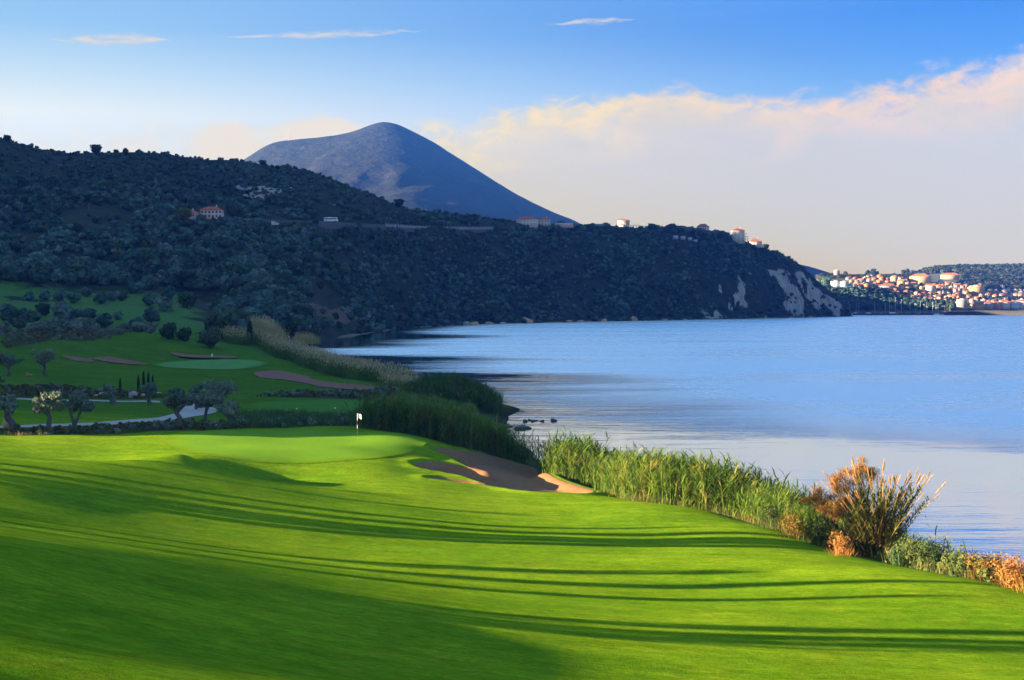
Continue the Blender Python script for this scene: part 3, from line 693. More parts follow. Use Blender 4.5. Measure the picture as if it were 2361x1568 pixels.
M_SCRUB = leaf_mat('scrub_leaves', (.030, .078, .064), (.080, .15, .122), .15, (.070, .10, .05), .15)
M_YELLOW = leaf_mat('yellowing_leaves', (.09, .11, .02), (.14, .14, .03), .3)
M_SHRUBH = leaf_mat('olive_green_leaves', (.05, .07, .02), (.08, .10, .035), .25)
M_CYPRESS = leaf_mat('cypress_leaves', (.010, .024, .012), (.022, .040, .018), .1)
M_REED = leaf_mat('reed_leaves', (.055, .115, .018), (.115, .18, .028), .4, (.18, .18, .045), .8)
M_REEDD = leaf_mat('dark_reed_leaves', (.032, .078, .018), (.068, .13, .03), .3, (.08, .11, .03), .5)  # darker reed green for shaded reeds; shade put into the colour
M_REEDY = leaf_mat('pale_reed_leaves', (.26, .26, .07), (.36, .33, .12), .4, (.26, .19, .09), .4)
M_PLUME = leaf_mat('reed_plumes', (.42, .24, .10), (.55, .34, .15), .4, scale=4.0)
M_PLUMEF = leaf_mat('far_reed_plumes', (.34, .27, .15), (.46, .37, .22), .3, scale=2.0)
M_CANE = leaf_mat('reed_canes', (.22, .17, .05), (.34, .24, .09), .1, scale=3.0)
M_DONAX = leaf_mat('giant_reed_leaves', (.085, .125, .028), (.17, .18, .045), .4, (.36, .20, .055), 1.3)
M_RUST = leaf_mat('rusty_foliage', (.26, .12, .035), (.36, .18, .06), .35, (.16, .13, .04), 2.0)
M_DRY = leaf_mat('dry_shrub_leaves', (.22, .12, .035), (.16, .12, .03), .35, (.10, .12, .025), 1.4)
M_SHRUB = leaf_mat('shrub_leaves', (.045, .080, .026), (.085, .11, .038), .25, (.12, .10, .03), 1.0)
M_TUFT = leaf_mat('rough_grass_blades', (.070, .10, .026), (.13, .14, .048), .3, (.14, .11, .05), .5)
M_BARK = plain('bark', (.060, .050, .042), .95, .4, 6.0, bump=.6)
M_BARKG = plain('olive_bark', (.085, .080, .075), .95, .4, 5.0, bump=.7)

def tris(V, F): return np.asarray(V, np.float32), np.asarray(F, np.int32)
def quads_cloud(C, s, nrm, rs, aspect=.7, droop=0.0):
    """one small quad per centre C, size s, facing roughly nrm"""
    n = len(C)
    nrm = nrm / (np.linalg.norm(nrm, axis=1)[:, None] + 1e-9)
    a = rs.normal(size=(n, 3)); u = a - (a * nrm).sum(1)[:, None] * nrm; u /= np.linalg.norm(u, axis=1)[:, None] + 1e-9
    v = np.cross(nrm, u); s = np.broadcast_to(s, (n,))[:, None]
    u, v = u * s * .5, v * s * .5 * aspect
    V = np.stack([C - u - v * .6, C + u * .2 - v, C + u + v * .5, C - u * .3 + v], 1).reshape(-1, 3)
    return V, np.arange(4 * n).reshape(n, 4)
def lobes_cloud(lobes, n, s, rs, shell=.55, jitter=.5):
    vol = np.array([l[3] * l[4] * l[5] for l in lobes]) ** (2 / 3.0); vol /= vol.sum()
    C, N = [], []
    for l, f in zip(lobes, vol):
        k = max(6, int(n * f)); d = rs.normal(size=(k, 3)); d /= np.linalg.norm(d, axis=1)[:, None]
        r = (shell + (1 - shell) * rs.rand(k, 1)) * (1 + .22 * np.sin(d @ rs.normal(size=(3, 1)) * 4 + rs.rand() * 6))
        C.append(np.array(l[:3]) + d * r * np.array(l[3:6])); N.append(d + rs.normal(size=(k, 3)) * jitter)
    return np.vstack(C), np.vstack(N)
def tube(path, radii, k=6):
    path = np.asarray(path, float); n = len(path); V = []
    tg = np.gradient(path, axis=0); tg /= np.linalg.norm(tg, axis=1)[:, None] + 1e-9
    for p, t, r in zip(path, tg, radii):
        a = np.cross(t, [0.31, .9, .1]); a /= np.linalg.norm(a) + 1e-9; b = np.cross(t, a)
        th_ = np.arange(k) / k * 2 * np.pi
        V.append(p + r * (np.cos(th_)[:, None] * a + np.sin(th_)[:, None] * b))
    V = np.vstack(V); F = [(i * k + j, i * k + (j + 1) % k, (i + 1) * k + (j + 1) % k, (i + 1) * k + j) for i in range(n - 1) for j in range(k)]
    return V, np.array(F)
def merge(parts):
    V, F, o = [], [], 0
    for v, f in parts:
        V.append(v); F.append(np.asarray(f) + o); o += len(v)
    return np.vstack(V), np.vstack(F)
def data_of(name, V, F, mat, smooth=False):
    """mesh datablock only"""
    o = mesh_ob(name, V, F, mat, smooth); me = o.data; bpy.data.objects.remove(o); return me

def trunk_paths(rs, h, spread, r0, lean=(0, 0), forks=3, fork_at=.35):
    base = np.array([0, 0, -.25]); top = np.array([lean[0], lean[1], h * fork_at])
    w = rs.normal(size=(5, 3)) * .06 * h * fork_at; w[0] = w[-1] = 0
    p = base + (top - base) * np.linspace(0, 1, 5)[:, None] + w
    parts = [tube(p, r0 * np.array([1.45, 1.05, .9, .85, .8]), 8)]
    tips = []
    for i in range(forks):
        a = (i + rs.rand() * .6) / forks * 2 * np.pi
        e = top + np.array([math.cos(a) * spread, math.sin(a) * spread, h * (.55 + .2 * rs.rand()) - h * fork_at * .6])
        m = (top + e) / 2 + rs.normal(size=3) * .08 * h
        q = np.array([top, top * .6 + m * .4, m, e]); parts.append(tube(q, r0 * np.array([.75, .55, .42, .22]), 6)); tips.append(e)
    return merge(parts), tips
def tree_data(seed, h, w, nleaf, s, leafm, barkm, lobes=9, lean=(0, 0), forks=3, fork_at=.33, flat=.75, r0=None, shell=.5):
    rs = np.random.RandomState(seed)
    (tv, tf), tips = trunk_paths(rs, h, w * .28, r0 or h * .055, lean, forks, fork_at)
    L = []
    for i in range(lobes):
        t = tips[i % len(tips)]; a = rs.rand() * 6.28; q = rs.rand() ** .5 * w * .40
        zc = h * (.50 + .34 * rs.rand()) ; r = w * (.13 + .15 * rs.rand())
        L.append((t[0] * .5 + math.cos(a) * q + lean[0] * .5, t[1] * .5 + math.sin(a) * q + lean[1] * .5, zc, r, r, r * flat))
    L.append((lean[0] * .8, lean[1] * .8, h * .64, w * .27, w * .27, h * .19))
    C, N = lobes_cloud(L, nleaf, s, rs, shell)
    m = C[:, 2] < h * .28; C[m, 2] = h * .28 + rs.rand(m.sum()) * h * .2
    V, F = quads_cloud(C, s * (.6 + .8 * rs.rand(len(C))), N, rs)
    return data_of('trunk', tv, tf, barkm, True), data_of('crown', V, F, leafm)
def plant(name, label, cat, dat, loc, rz=0.0, sc=1.0, group=None, leaves='crown'):
    t = thing(name, label, cat, loc, rz, group)
    t.scale = (sc, sc, sc) if not isinstance(sc, tuple) else sc
    link('trunk', dat[0], t); link(leaves, dat[1], t)
    return t

# ---- scatter by geometry nodes, for what nobody could count
def proto_collection(name, datas):
    c = bpy.data.collections.new(name)
    for i, d in enumerate(datas): c.objects.link(bpy.data.objects.new(name, d))
    return c
def scatter(name, P, scl, datas, tilt=.08, seed=0, label=None):
    rs = np.random.RandomState(seed); P = np.asarray(P, float); n = len(P)
    me = bpy.data.meshes.new(name); me.vertices.add(n); me.vertices.foreach_set('co', P.astype(np.float32).ravel())
    S = np.asarray(scl, float); S = np.repeat(S[:, None], 3, 1) if S.ndim == 1 else S
    a = me.attributes.new('scl', 'FLOAT_VECTOR', 'POINT'); a.data.foreach_set('vector', S.astype(np.float32).ravel())
    R = np.stack([rs.normal(size=n) * tilt, rs.normal(size=n) * tilt, rs.rand(n) * 6.283], 1)
    a = me.attributes.new('rot', 'FLOAT_VECTOR', 'POINT'); a.data.foreach_set('vector', R.astype(np.float32).ravel())
    a = me.attributes.new('pick', 'INT', 'POINT'); a.data.foreach_set('value', rs.randint(0, len(datas), n).astype(np.int32))
    o = link(name, me)
    g = bpy.data.node_groups.new(name, 'GeometryNodeTree')
    g.interface.new_socket('Geometry', in_out='INPUT', socket_type='NodeSocketGeometry'); g.interface.new_socket('Geometry', in_out='OUTPUT', socket_type='NodeSocketGeometry')
    N = g.nodes; gi, go = N.new('NodeGroupInput'), N.new('NodeGroupOutput')
    ci = N.new('GeometryNodeCollectionInfo'); ci.inputs[0].default_value = proto_collection(name + '_kinds', datas); ci.inputs[1].default_value = True; ci.inputs[2].default_value = True
    ip = N.new('GeometryNodeInstanceOnPoints'); ip.inputs['Pick Instance'].default_value = True
    def named(nm, ty):
        q = N.new('GeometryNodeInputNamedAttribute'); q.data_type = ty; q.inputs[0].default_value = nm; return q.outputs[0]
    er = N.new('FunctionNodeEulerToRotation')
    L = g.links
    L.new(gi.outputs[0], ip.inputs['Points']); L.new(ci.outputs[0], ip.inputs['Instance']); L.new(named('pick', 'INT'), ip.inputs['Instance Index'])
    L.new(named('rot', 'FLOAT_VECTOR'), er.inputs[0]); L.new(er.outputs[0], ip.inputs['Rotation']); L.new(named('scl', 'FLOAT_VECTOR'), ip.inputs['Scale']); L.new(ip.outputs[0], go.inputs[0])
    md = o.modifiers.new('scatter', 'NODES'); md.node_group = g
    return tag(o, label, kind='stuff')
def in_poly(P, n, rs, world=True):
    P = np.asarray(P, float); lo, hi = P.min(0), P.max(0); o = []
    while len(o) < n:
        q = lo + (hi - lo) * rs.rand(n * 2, 2); q = q[poly_sd(P, q[:, 0], q[:, 1]) < 0]; o += q.tolist()
    return np.array(o[:n])

# ---- woods on the hillside
def bush_data(seed, n=170, s=.30, mat=M_SCRUB, lobes=5, h=1.0):
    """unit bush, about 1 across"""
    rs = np.random.RandomState(seed); L = []
    for i in range(lobes):
        a = rs.rand() * 6.28; q = .27 * rs.rand() ** .5
        r = .20 + .13 * rs.rand(); L.append((math.cos(a) * q, math.sin(a) * q, h * (.34 + .28 * rs.rand()), r, r, r * .85))
    L.append((0, 0, h * .34, .36, .36, .34 * h))
    C, N = lobes_cloud(L, n, s, rs, .62, .35)
    V, F = quads_cloud(C, s * (.6 + .8 * rs.rand(len(C))), N, rs, .8)
    return data_of('bush', V, F, mat)
M_SCRUB2 = leaf_mat('grey_scrub_leaves', (.055, .105, .090), (.105, .165, .140), .2, (.09, .11, .06), .12)
M_SCRUBD = leaf_mat('dark_scrub_leaves', (.020, .046, .028), (.044, .078, .044), .15, (.05, .075, .03), .1)
B_SCRUB = [bush_data(100 + i, mat=(M_SCRUB, M_SCRUB, M_SCRUB2, M_SCRUBD, M_SCRUB, M_SCRUBD, M_SCRUB2)[i]) for i in range(7)]
B_TWIG = tube([(0, 0, -.15), (.02, 0, .2), (-.02, .02, .5)], (.06, .045, .02), 5)
D_TWIG = data_of('trunk', *B_TWIG, M_BARK, True)
B_TREE = [bush_data(140 + i, 340, .21, (M_SCRUB, M_SCRUB2, M_SCRUBD, M_SCRUB, M_SCRUB2)[i], 7) for i in range(5)]
rs = np.random.RandomState(5)
edge_sil = sorted((k, HC[k][7][1]) for k in hk)
pts, scl, near_pts = [], [], []
def mead_at(px, py): return 648 + .05 * px < py < 790 and px < 500 and not (300 < px and py < 668)
ROAD = [(470,500),(560,508),(640,512),(720,514),(800,518),(880,522),(960,526),(1050,528),(1130,528)]
def road_y(px): return float(np.interp(px, [p[0] for p in ROAD], [p[1] for p in ROAD]))
CLEAR = [(437,496,34,9),(489,492,30,13),(1230,508,42,14),(1438,512,26,14),(1703,545,24,18),(1742,552,20,10),(1572,551,30,8),(1620,520,18,6),(640,514,26,10),(757,506,30,24)]
cand = 21000
pxs = rs.rand(cand) * 2010 - 40; pys = 300 + rs.rand(cand) ** .92 * 470
wood_n = fbm(pxs / 130, pys / 60, 3, 201)
for px_, py_, wn in zip(pxs, pys, wood_n):
    if 0 <= np.interp(px_, [p[0] for p in ROAD], [p[1] for p in ROAD]) - py_ + 5 < 11 and 470 < px_ < 1140: continue
    if any(abs(px_ - c[0]) < c[2] and -c[3] - 4 < py_ - c[1] < c[3] + 3 for c in CLEAR): continue
    if mead_at(px_, py_):
        continue
    if px_ < 480 and 600 < py_ <= 640 and rs.rand() < .5: continue
    if 585 < px_ < 830 and 640 < py_ < 775 and abs(px_ - 775 + (745 - py_) * .8) < 56 and rs.rand() < .93: continue
    if abs(px_ - 520 - (py_ - 700) * 1.2) < 40 and 670 < py_ < 770 and rs.rand() < .7: continue
    h = hill_hit(px_, py_)
    if h is None: continue
    if wn < -.14 and rs.rand() < .7: continue
    if px_ < 560 and py_ > 470 and rs.rand() < .5: continue
    ridge_y = np.interp(px_, [e[0] for e in edge_sil], [e[1] for e in edge_sil])
    upper = (py_ - ridge_y) < 90 and px_ < 960
    if 1590 < px_ < 1950 and 610 < py_ < 728:          # leave the crags bare
        k = int(np.argmin((hc - px_) ** 2)); row = int(np.argmin((PYv[:120, k] - py_) ** 2))
        if rock[row, k] > .3 and rs.rand() < .8: continue
        if rs.rand() < .35: continue
    s_ = (2.2 + 2.6 * rs.rand()) if upper else (3.2 + 4.2 * rs.rand() ** 1.5)
    if h.y > 1900: s_ *= 1.15
    if h.y < 900: s_ *= 1.35
    if py_ > ridge_y + 3 or rs.rand() < .5:
        (near_pts if h.y < 830 and not upper and py_ > 480 else pts).append((h.x, h.y, h.z - .25, s_, px_, py_))
# crest of the hill: a thin fringe so the skyline is not a ruled line
for k in range(620):
    px_ = rs.rand() * 1960; i = int(np.argmin((hc - px_) ** 2)); r = 116 + rs.randint(4)
    pts.append((hx[r, i], hd[r, i], hz[r, i] - .6, 1.6 + 2.8 * rs.rand() ** 2, px_, 0))
near_pts.sort(key=lambda p: p[1]); rs.shuffle(near_pts)
HT = 250
near_ind = sorted(near_pts, key=lambda p: -p[3] / p[1])[:HT]; chosen = set(map(id, near_ind))
pts += [p for p in near_pts if id(p) not in chosen]
P = np.array(pts)
scatter('hillside_woodland', P[:, :3], np.stack([P[:, 3] * 1.15, P[:, 3] * 1.15, P[:, 3] * .95], 1), B_SCRUB, .1, 3)
def small_tree(name, label, cat, loc, s_, group, dat=None, rz=None, tall=.95):
    t = thing(name, label, cat, loc, rs.rand() * 6.28 if rz is None else rz, group)
    t.scale = (s_, s_, s_ * tall)
    link('trunk', D_TWIG, t); link('crown', dat or B_TREE[rs.randint(5)], t)
    return t
for p in near_ind:
    small_tree('hillside_tree', 'bluish green bushy tree in the wood on the near slope of the hill', 'tree', p[:3], p[3] * 1.12, 'trees in the wood on the near slope')
for px_, py_, s_ in [(16,320,1.0),(70,334,.8),(222,348,1.5),(268,352,.7),(291,348,1.0),(318,349,.8),(356,352,.6),(383,350,.8),(410,356,.6),(508,366,.8),(545,372,.7),(560,372,.7),(606,376,1.0),(638,382,.6),(664,384,1.0),(703,392,.7),(848,436,.7),(878,452,.8),(921,477,1.5),(1012,490,.8),(1240,508,1.2),(1290,514,1.0)]:
    i = int(np.argmin((hc - px_) ** 2)); r = 118
    small_tree('ridge_tree', 'small dark tree against the sky along the ridge of the wooded hill', 'tree', (hx[r, i], hd[r, i], hz[r, i] - .3), 9.0 * s_, 'dark trees on the ridge', tall=.85)

# headland top: pine wood right of the white villa
for k in range(46):
    px_ = 1500 + 185 * rs.rand(); py_ = 540 + (px_ - 1500) * .09 + rs.rand() * 8
    i = int(np.argmin((hc - px_) ** 2)); r = 119 - rs.randint(8)
    small_tree('headland_pine', 'dark rounded pine in the dense clump on the headland between the villas', 'tree', (hx[r, i], hd[r, i], hz[r, i] - .6), 11 + 4 * rs.rand(), 'pines on the headland', tall=.8)
for px_, s_ in [(1750,12),(1764,13),(1790,9),(1797,9),(1806,8),(1820,7)]:
    i = int(np.argmin((hc - px_) ** 2)); r = 117
    small_tree('headland_tree', 'bushy dark tree on the steep brow of the headland right of the last house', 'tree', (hx[r, i], hd[r, i], hz[r, i] - .6), s_, 'trees on the headland brow', tall=.9)

def land_hit(px, py):
    g = hit_fn(ground, px, py, 25, 520); h = hill_hit(px, py)
    if h is not None and h.y < g[1] + 2 or g[1] > 515: return (h.x, h.y, h.z)
    return (g[0], g[1], gz(*g))
# ---- trees of the meadow under the wood
MT = [(300,1225,90),(210,1335,45),(330,1330,50),(440,1345,60),(545,1350,52),(520,1215,60),(640,1305,42),(700,1215,80),(740,1358,58),(830,1338,52),(905,1335,52),(875,1215,52),(980,1275,46),(1108,1370,60),(1215,1412,75),(1240,1320,60),(1382,1388,72),
      (90,1190,85),(40,1440,60),(112,1460,52),(320,1445,55),(480,1500,95),(60,1500,70),(200,1480,60),(250,1492,60),(570,1480,60),(660,1480,55),(780,1530,70),(1000,1545,60),(870,1475,40),(410,1520,50),(150,1545,60),(1120,1500,70)]
for zx, zy, r in MT:
    px_, py_ = zx * .3125, 276.7 + zy * .3125
    x, y, z = land_hit(px_, py_); w = 2 * r * .3125 / FOC * y
    small_tree('meadow_tree', 'dark round olive tree standing on the green meadow below the wood', 'tree', (x, y, z - .1), w * 1.05, 'olive trees on the meadow', tall=.95)
# silvery hedge of olives along the lower edge of the meadow
FIELD_D = [bush_data(180 + i, 300, .2, M_OLIVE, 7) for i in range(3)]
for k in range(34):
    px_ = rs.rand() * 360 - 5; py_ = 752 + rs.rand() * 16 + (px_ > 250) * 6
    x, y, z = land_hit(px_, py_); w = (22 + 18 * rs.rand()) / FOC * y
    small_tree('field_olive', 'low grey green olive in the loose row along the foot of the meadow', 'tree', (x, y, z - .1), w, 'grey olives along the foot of the meadow', dat=FIELD_D[k % 3], tall=.85)
D_CAROB = [bush_data(190 + i, 900, .13, M_DARK, 9) for i in range(3)]
for (px_, py_, w, tall_, lab) in [(388,782,48,1.0,'leftmost of the three big dark round trees behind the far green'),(424,786,44,.9,'middle and smallest of the three big dark round trees behind the far green'),(485,802,62,.95,'biggest dark round tree, right of two others behind the far green')]:
    x, y, z = land_hit(px_, py_)
    small_tree('carob_tree', lab, 'tree', (x, y, z - .2), w / FOC * y, 'dark trees behind the far green', dat=D_CAROB[px_ % 3], tall=tall_)

# ---- olive trees round the cart path
def olive(px, py, top, width, label, seed, **kw):
    x, y, z = hit(px, py); h = (py - top) / FOC * y * 1.0; w = width / FOC * y
    dat = tree_data(seed, h, w, kw.pop('n', 3200), kw.pop('s', .19), M_OLIVE, M_BARKG, **kw)
    return plant('olive_tree', label, 'tree', dat, (x, y, z), 0.0, 1.0, 'old olive trees by the cart path')
olive(30, 992, 905, 60, 'old olive with a thick grey trunk beside the orange stone', 301, lean=(-.5, 0), fork_at=.45, r0=.34)
olive(115, 1000, 888, 72, 'dense olive with a single dark trunk in front of the cart path', 302, fork_at=.34, r0=.24)
olive(172, 994, 898, 70, 'olive with a forked trunk in front of the cart path', 303, forks=2, fork_at=.14, r0=.26, lobes=6)
olive(264, 932, 884, 48, 'pruned olive with a leaning bare trunk by the far bend of the path', 304, lean=(-.7, 0), fork_at=.6, r0=.42, n=600, lobes=4)
olive(343, 934, 874, 46, 'upright olive in front of the cypresses', 305, fork_at=.42, r0=.28, n=1700)
olive(418, 990, 884, 72, 'tall olive with a leaning trunk inside the bend of the cart path', 306, lean=(-.45, 0), fork_at=.36, r0=.25)
olive(473, 978, 897, 64, 'olive with two crossing trunks at the bend of the cart path', 307, forks=2, fork_at=.22, r0=.22)
olive(512, 948, 868, 84, 'widest pale olive standing behind the bend of the path', 308, n=3200, fork_at=.3)
olive(528, 988, 921, 62, 'low round olive nearest the first green', 309, fork_at=.36, flat=.85, r0=.22)
olive(452, 945, 878, 50, 'dark pruned olive half hidden behind two others', 310, n=1100, lobes=5)
olive(102, 866, 796, 66, 'silvery ragged olive on the far fairway', 311, lobes=8, n=2200, s=.24)
olive(20, 868, 806, 66, 'silvery olive at the edge of the far fairway', 312, lobes=8, n=2200, s=.24)
olive(-6, 900, 858, 26, 'small olive cut by the edge beside the far fairway', 313, n=700)

def cypress_data(seed, mat=M_CYPRESS, n=420, s=.10):
    rs_ = np.random.RandomState(seed); t = rs_.rand(n) ** .8; a = rs_.rand(n) * 6.28
    r = (.085 * np.sin(np.pi * np.clip(t * .92 + .08, 0, 1)) ** .7) * (.7 + .4 * rs_.rand(n))
    C = np.stack([np.cos(a) * r, np.sin(a) * r, .04 + t * .96], 1); N = np.stack([np.cos(a), np.sin(a), .3 + 0 * a], 1) + rs_.normal(size=(n, 3)) * .3
    V, F = quads_cloud(C, s * (.5 + .7 * rs_.rand(n)), N, rs_, .6)
    return data_of('crown', V, F, mat)
D_CYP = [cypress_data(i) for i in range(3)]
D_CTR = data_of('trunk', *tube([(0, 0, -.05), (0, 0, .15), (0, 0, .6)], (.02, .018, .008), 6), M_BARK, True)
for i, (px_, py_, top, lab) in enumerate([(277,912,872,'slim dark cypress left of the pale rocks, standing alone'),(319,910,866,'slim dark cypress just right of the pink boulder'),(331,905,857,'tallest slim cypress behind the upright olive'),(342,904,859,'slim cypress beside the tallest one, right over the upright olive'),(352,902,866,'last slim cypress in the row behind the upright olive')]):
    x, y, z = hit(px_, py_); h = (py_ - top) / FOC * y
    t = thing('cypress_tree', lab, 'tree', (x, y, z), i * 1.3, 'slim cypresses by the cart path'); t.scale = (h * .8, h * .8, h)
    link('trunk', D_CTR, t); link('crown', D_CYP[i % 3], t)
for px_, py_, top, wd, lab in [(576,795,742,1.5,'dark spiky cypress bush among the pale reeds'),(668,792,735,2.0,'dark broad cypress beside the yellow reeds above the bay')]:
    x, y, z = land_hit(px_, py_); h = (py_ - top) / FOC * y
    t = thing('cypress_tree', lab, 'tree', (x, y, z), 1.0, 'dark cypresses among the reeds'); t.scale = (h * wd, h * wd, h)
    link('trunk', D_CTR, t); link('crown', D_CYP[0], t)

# ---- trees west of the fairway, outside the picture, whose long shadows cross it
D_TALL = [tree_data(401, 10, 3.6, 1300, .45, M_DARK, M_BARK, fork_at=.45, lobes=8), tree_data(402, 11.5, 2.6, 900, .4, M_DARK, M_BARK, fork_at=.4, lobes=7)]
D_POLE = (D_CTR, D_CYP[1])
def shade_tree(x, y, kind, sc, label):
    z = gz(x, y)
    if kind == 'pole':
        t = thing('tall_cypress', label, 'tree', (x, y, z), 0.4, 'trees west of the fairway'); t.scale = (9 * sc, 9 * sc, 11 * sc)
        link('trunk', D_CTR, t); link('crown', D_CYP[1], t)
    else:
        plant('shade_tree', label, 'tree', D_TALL[kind], (x, y, z), x, sc, 'trees west of the fairway')

shade_tree(-58, 64.6, 'pole', .86, 'southmost tall cypress of the close row on the bank')
shade_tree(-60, 66.0, 'pole', .98, 'tallest cypress of the close row on the bank')
shade_tree(-59, 67.6, 'pole', .9, 'third tall cypress of the close row on the bank')
shade_tree(-62, 69.6, 'pole', .8, 'north end cypress of the close row on the bank')
shade_tree(-55, 54.4, 1, .62, 'small tree on the bank west of the fairway')
shade_tree(-55, 51.0, 'pole', .75, 'narrow cypress on the bank west of the fairway')
shade_tree(-52, 47.6, 'pole', .62, 'short narrow cypress on the bank west of the fairway')
shade_tree(-56, 39.0, 1, .8, 'slim tree near the knoll west of the fairway')
shade_tree(-57, 35.6, 1, .75, 'slim tree at the foot of the knoll west of the fairway')
shade_tree(-50, 37.9, 'pole', .7, 'narrow cypress between two slim trees near the knoll')
shade_tree(-60, 72.5, 'pole', .55, 'short cypress at the north end of the bank')
shade_tree(-62, 79, 1, .45, 'small tree at the north end of the bank')
shade_tree(-64, 85, 1, .42, 'last small tree at the north end of the bank')

for px_, py_, w_, lab in [(424,512,44,'yellow green tree in front of the low villa on the hillside'),(543,506,46,'round olive green tree right of the two storey villa on the hillside')]:
    h = hill_hit(px_, py_); small_tree('broadleaf_tree', lab, 'tree', (h.x, h.y - 3, h.z), w_ / FOC * h.y, 'pale trees by the villas', dat=bush_data(195 + px_ % 2, 420, .17, M_YELLOW if px_ < 500 else M_SHRUBH, 7))
# ------------------------------------------------------------------ reeds along the water
def blade(p0, d, L, w, bend, rs_, segs=3):
    """tapered leaf as a short strip bending over"""
    d = np.asarray(d, float); side = np.cross(d, [0, 0, 1.0]); side /= np.linalg.norm(side) + 1e-9
    V = []; p = np.asarray(p0, float).copy()
    for i in range(segs + 1):
        t = i / segs; ww = w * (1 - t) ** .8 * (.6 + .8 * min(1, 3 * t + .2)) * .5
        V += [p - side * ww, p + side * ww]
        d2 = d + np.array([0, 0, -bend * t]); p = p + d2 / np.linalg.norm(d2) * L / segs
    F = [(2 * i, 2 * i + 1, 2 * i + 3, 2 * i + 2) for i in range(segs)]
    return np.array(V), np.array(F)
def reed_clump(seed, n=9, h=2.2, spread=.5, plume=.0, leafm=M_REED, plm=M_PLUMEF, leaves=8):
    r = np.random.RandomState(seed); A, B = [], []
    for i in range(n):
        b = np.array([r.normal() * spread, r.normal() * spread, -.1]); hh = h * (.65 + .5 * r.rand()); ln = r.normal(size=2) * .09
        top = b + np.array([ln[0] * hh, ln[1] * hh, hh])
        A.append(blade(b, (top - b) / np.linalg.norm(top - b), hh, .045, .1, r, 2))
        for k in range(leaves):
            t = .25 + .72 * (k + r.rand() * .6) / leaves; a = r.rand() * 6.28; up = .9 + .5 * r.rand()
            d = np.array([math.cos(a), math.sin(a), up]); d /= np.linalg.norm(d)
            A.append(blade(b + (top - b) * t, d, .42 + .35 * r.rand(), .058, .9, r, 2))
        if r.rand() < plume:
            B.append(blade(top, (ln[0] * 2, ln[1] * 2, 1), .45, .16, .25, r, 2))
    V, F = merge(A); nA = len(F)
    if B:
        v2, f2 = merge(B); V, F = merge([(V, F), (v2, f2)])
    o = mesh_ob('clump', V, F, [leafm, plm]); me = o.data; bpy.data.objects.remove(o)
    mi = np.zeros(len(F), np.int32); mi[nA:] = 1; me.polygons.foreach_set('material_index', mi); me.update()
    return me
R_LIT = [reed_clump(500 + i, 9, 2.1, .45, 0.0) for i in range(5)]
R_DARK = [reed_clump(520 + i, 10, 2.0, .5, .03, M_REEDD) for i in range(4)]
R_FAR = [reed_clump(540 + i, 12, 3.4, .8, .5, M_REED, leaves=5) for i in range(4)]
R_GOLD = [reed_clump(560 + i, 12, 5.2, 1.0, .8, M_REEDY, leaves=5) for i in range(3)]
M_REEDL = leaf_mat('sun_tinted_reed_leaves', (.095, .18, .035), (.16, .26, .05), .4, (.20, .22, .07), .5)  # brighter than the other reeds: partial sun put into the leaf colour
R_GREEN2 = reed_clump(581, 9, 1.8, .45, .0, M_REEDL)
R_GREEN = reed_clump(580, 9, 2.0, .45, .0, M_REEDL)
rs = np.random.RandomState(31)
def band_points(line_px, n, w0, w1, jit=1.0, dens=None):
    """points behind the line (seen from the fairway), between w0 and w1 metres towards the water"""
    L = np.array([rim(*p) for p in line_px]); seg = np.r_[0, np.cumsum(np.hypot(*np.diff(L, axis=0).T))]
    u = np.sort(rs.rand(n)) * seg[-1] if dens is None else np.interp(rs.rand(n), np.linspace(0, 1, len(dens)), np.array(dens)) * seg[-1]
    p = np.stack([np.interp(u, seg, L[:, 0]), np.interp(u, seg, L[:, 1])], 1)
    t = np.stack([np.interp(u + 1, seg, L[:, 0]) - np.interp(u - 1, seg, L[:, 0]), np.interp(u + 1, seg, L[:, 1]) - np.interp(u - 1, seg, L[:, 1])], 1)
    t /= np.linalg.norm(t, axis=1)[:, None]; nrm = np.stack([t[:, 1], -t[:, 0]], 1)
    q = p + nrm * (w0 + (w1 - w0) * rs.rand(n, 1)); return q, u / seg[-1]
EDGE = [(1905,1265),(1800,1224),(1700,1190),(1600,1163),(1480,1143),(1370,1122),(1290,1096),(1215,1068),(1120,1044),(1050,1030),(985,1004)]
q, u = band_points(EDGE, 3600, .2, 9.5)
z = ground(q[:, 0], q[:, 1]); keep = z > -.25
keep &= poly_sd(bunk_w, q[:, 0], q[:, 1]) > 1.1
thin = fbm(u * 26, u * 0 + 3, 2, 9)
hgt = np.interp(u, [0, .07, .15, .3, .6, .8, 1], [.6, .9, 1.25, 1.5, 1.5, 1.3, 1.0]) * (.72 + .5 * rs.rand(len(u)) + .5 * thin)
keep &= rs.rand(len(u)) < np.interp(u, [0, .12, .25, 1], [.30, .6, 1, 1])
q, z, hgt = q[keep], z[keep], hgt[keep]
scatter('reed_bed', np.c_[q, z - .05], hgt, R_LIT, .07, 1)
# greener mass on the slope beyond the first green
slope_poly = outline([(905,930),(950,908),(1000,905),(1050,930),(1090,955),(1110,985),(1150,1012),(1110,1030),(1040,1020),(990,1000),(950,992),(910,970)])
q = in_poly(slope_poly, 3000, rs); z = ground(q[:, 0], q[:, 1]); k = z > -.2
scatter('reed_thicket', np.c_[q[k], z[k] - .05], .55 + .45 * rs.rand(k.sum()), R_DARK[:1] + [R_GREEN, R_GREEN2, R_GREEN], .07, 2)
# tall dark clump on the little point
cp = hit(1085, 948); r_, a_ = np.sqrt(rs.rand(520)), rs.rand(520) * 6.28
qx = cp[0] - 3 + r_ * np.cos(a_) * 7.5; qy = cp[1] + 10 + r_ * np.sin(a_) * 13; z = np.maximum(ground(qx, qy), .1)
scatter('point_reeds', np.stack([qx, qy, z - .1], 1), (1.5 + .5 * rs.rand(520)) * (1.12 - .45 * r_ ** 2), R_DARK, .08, 4)
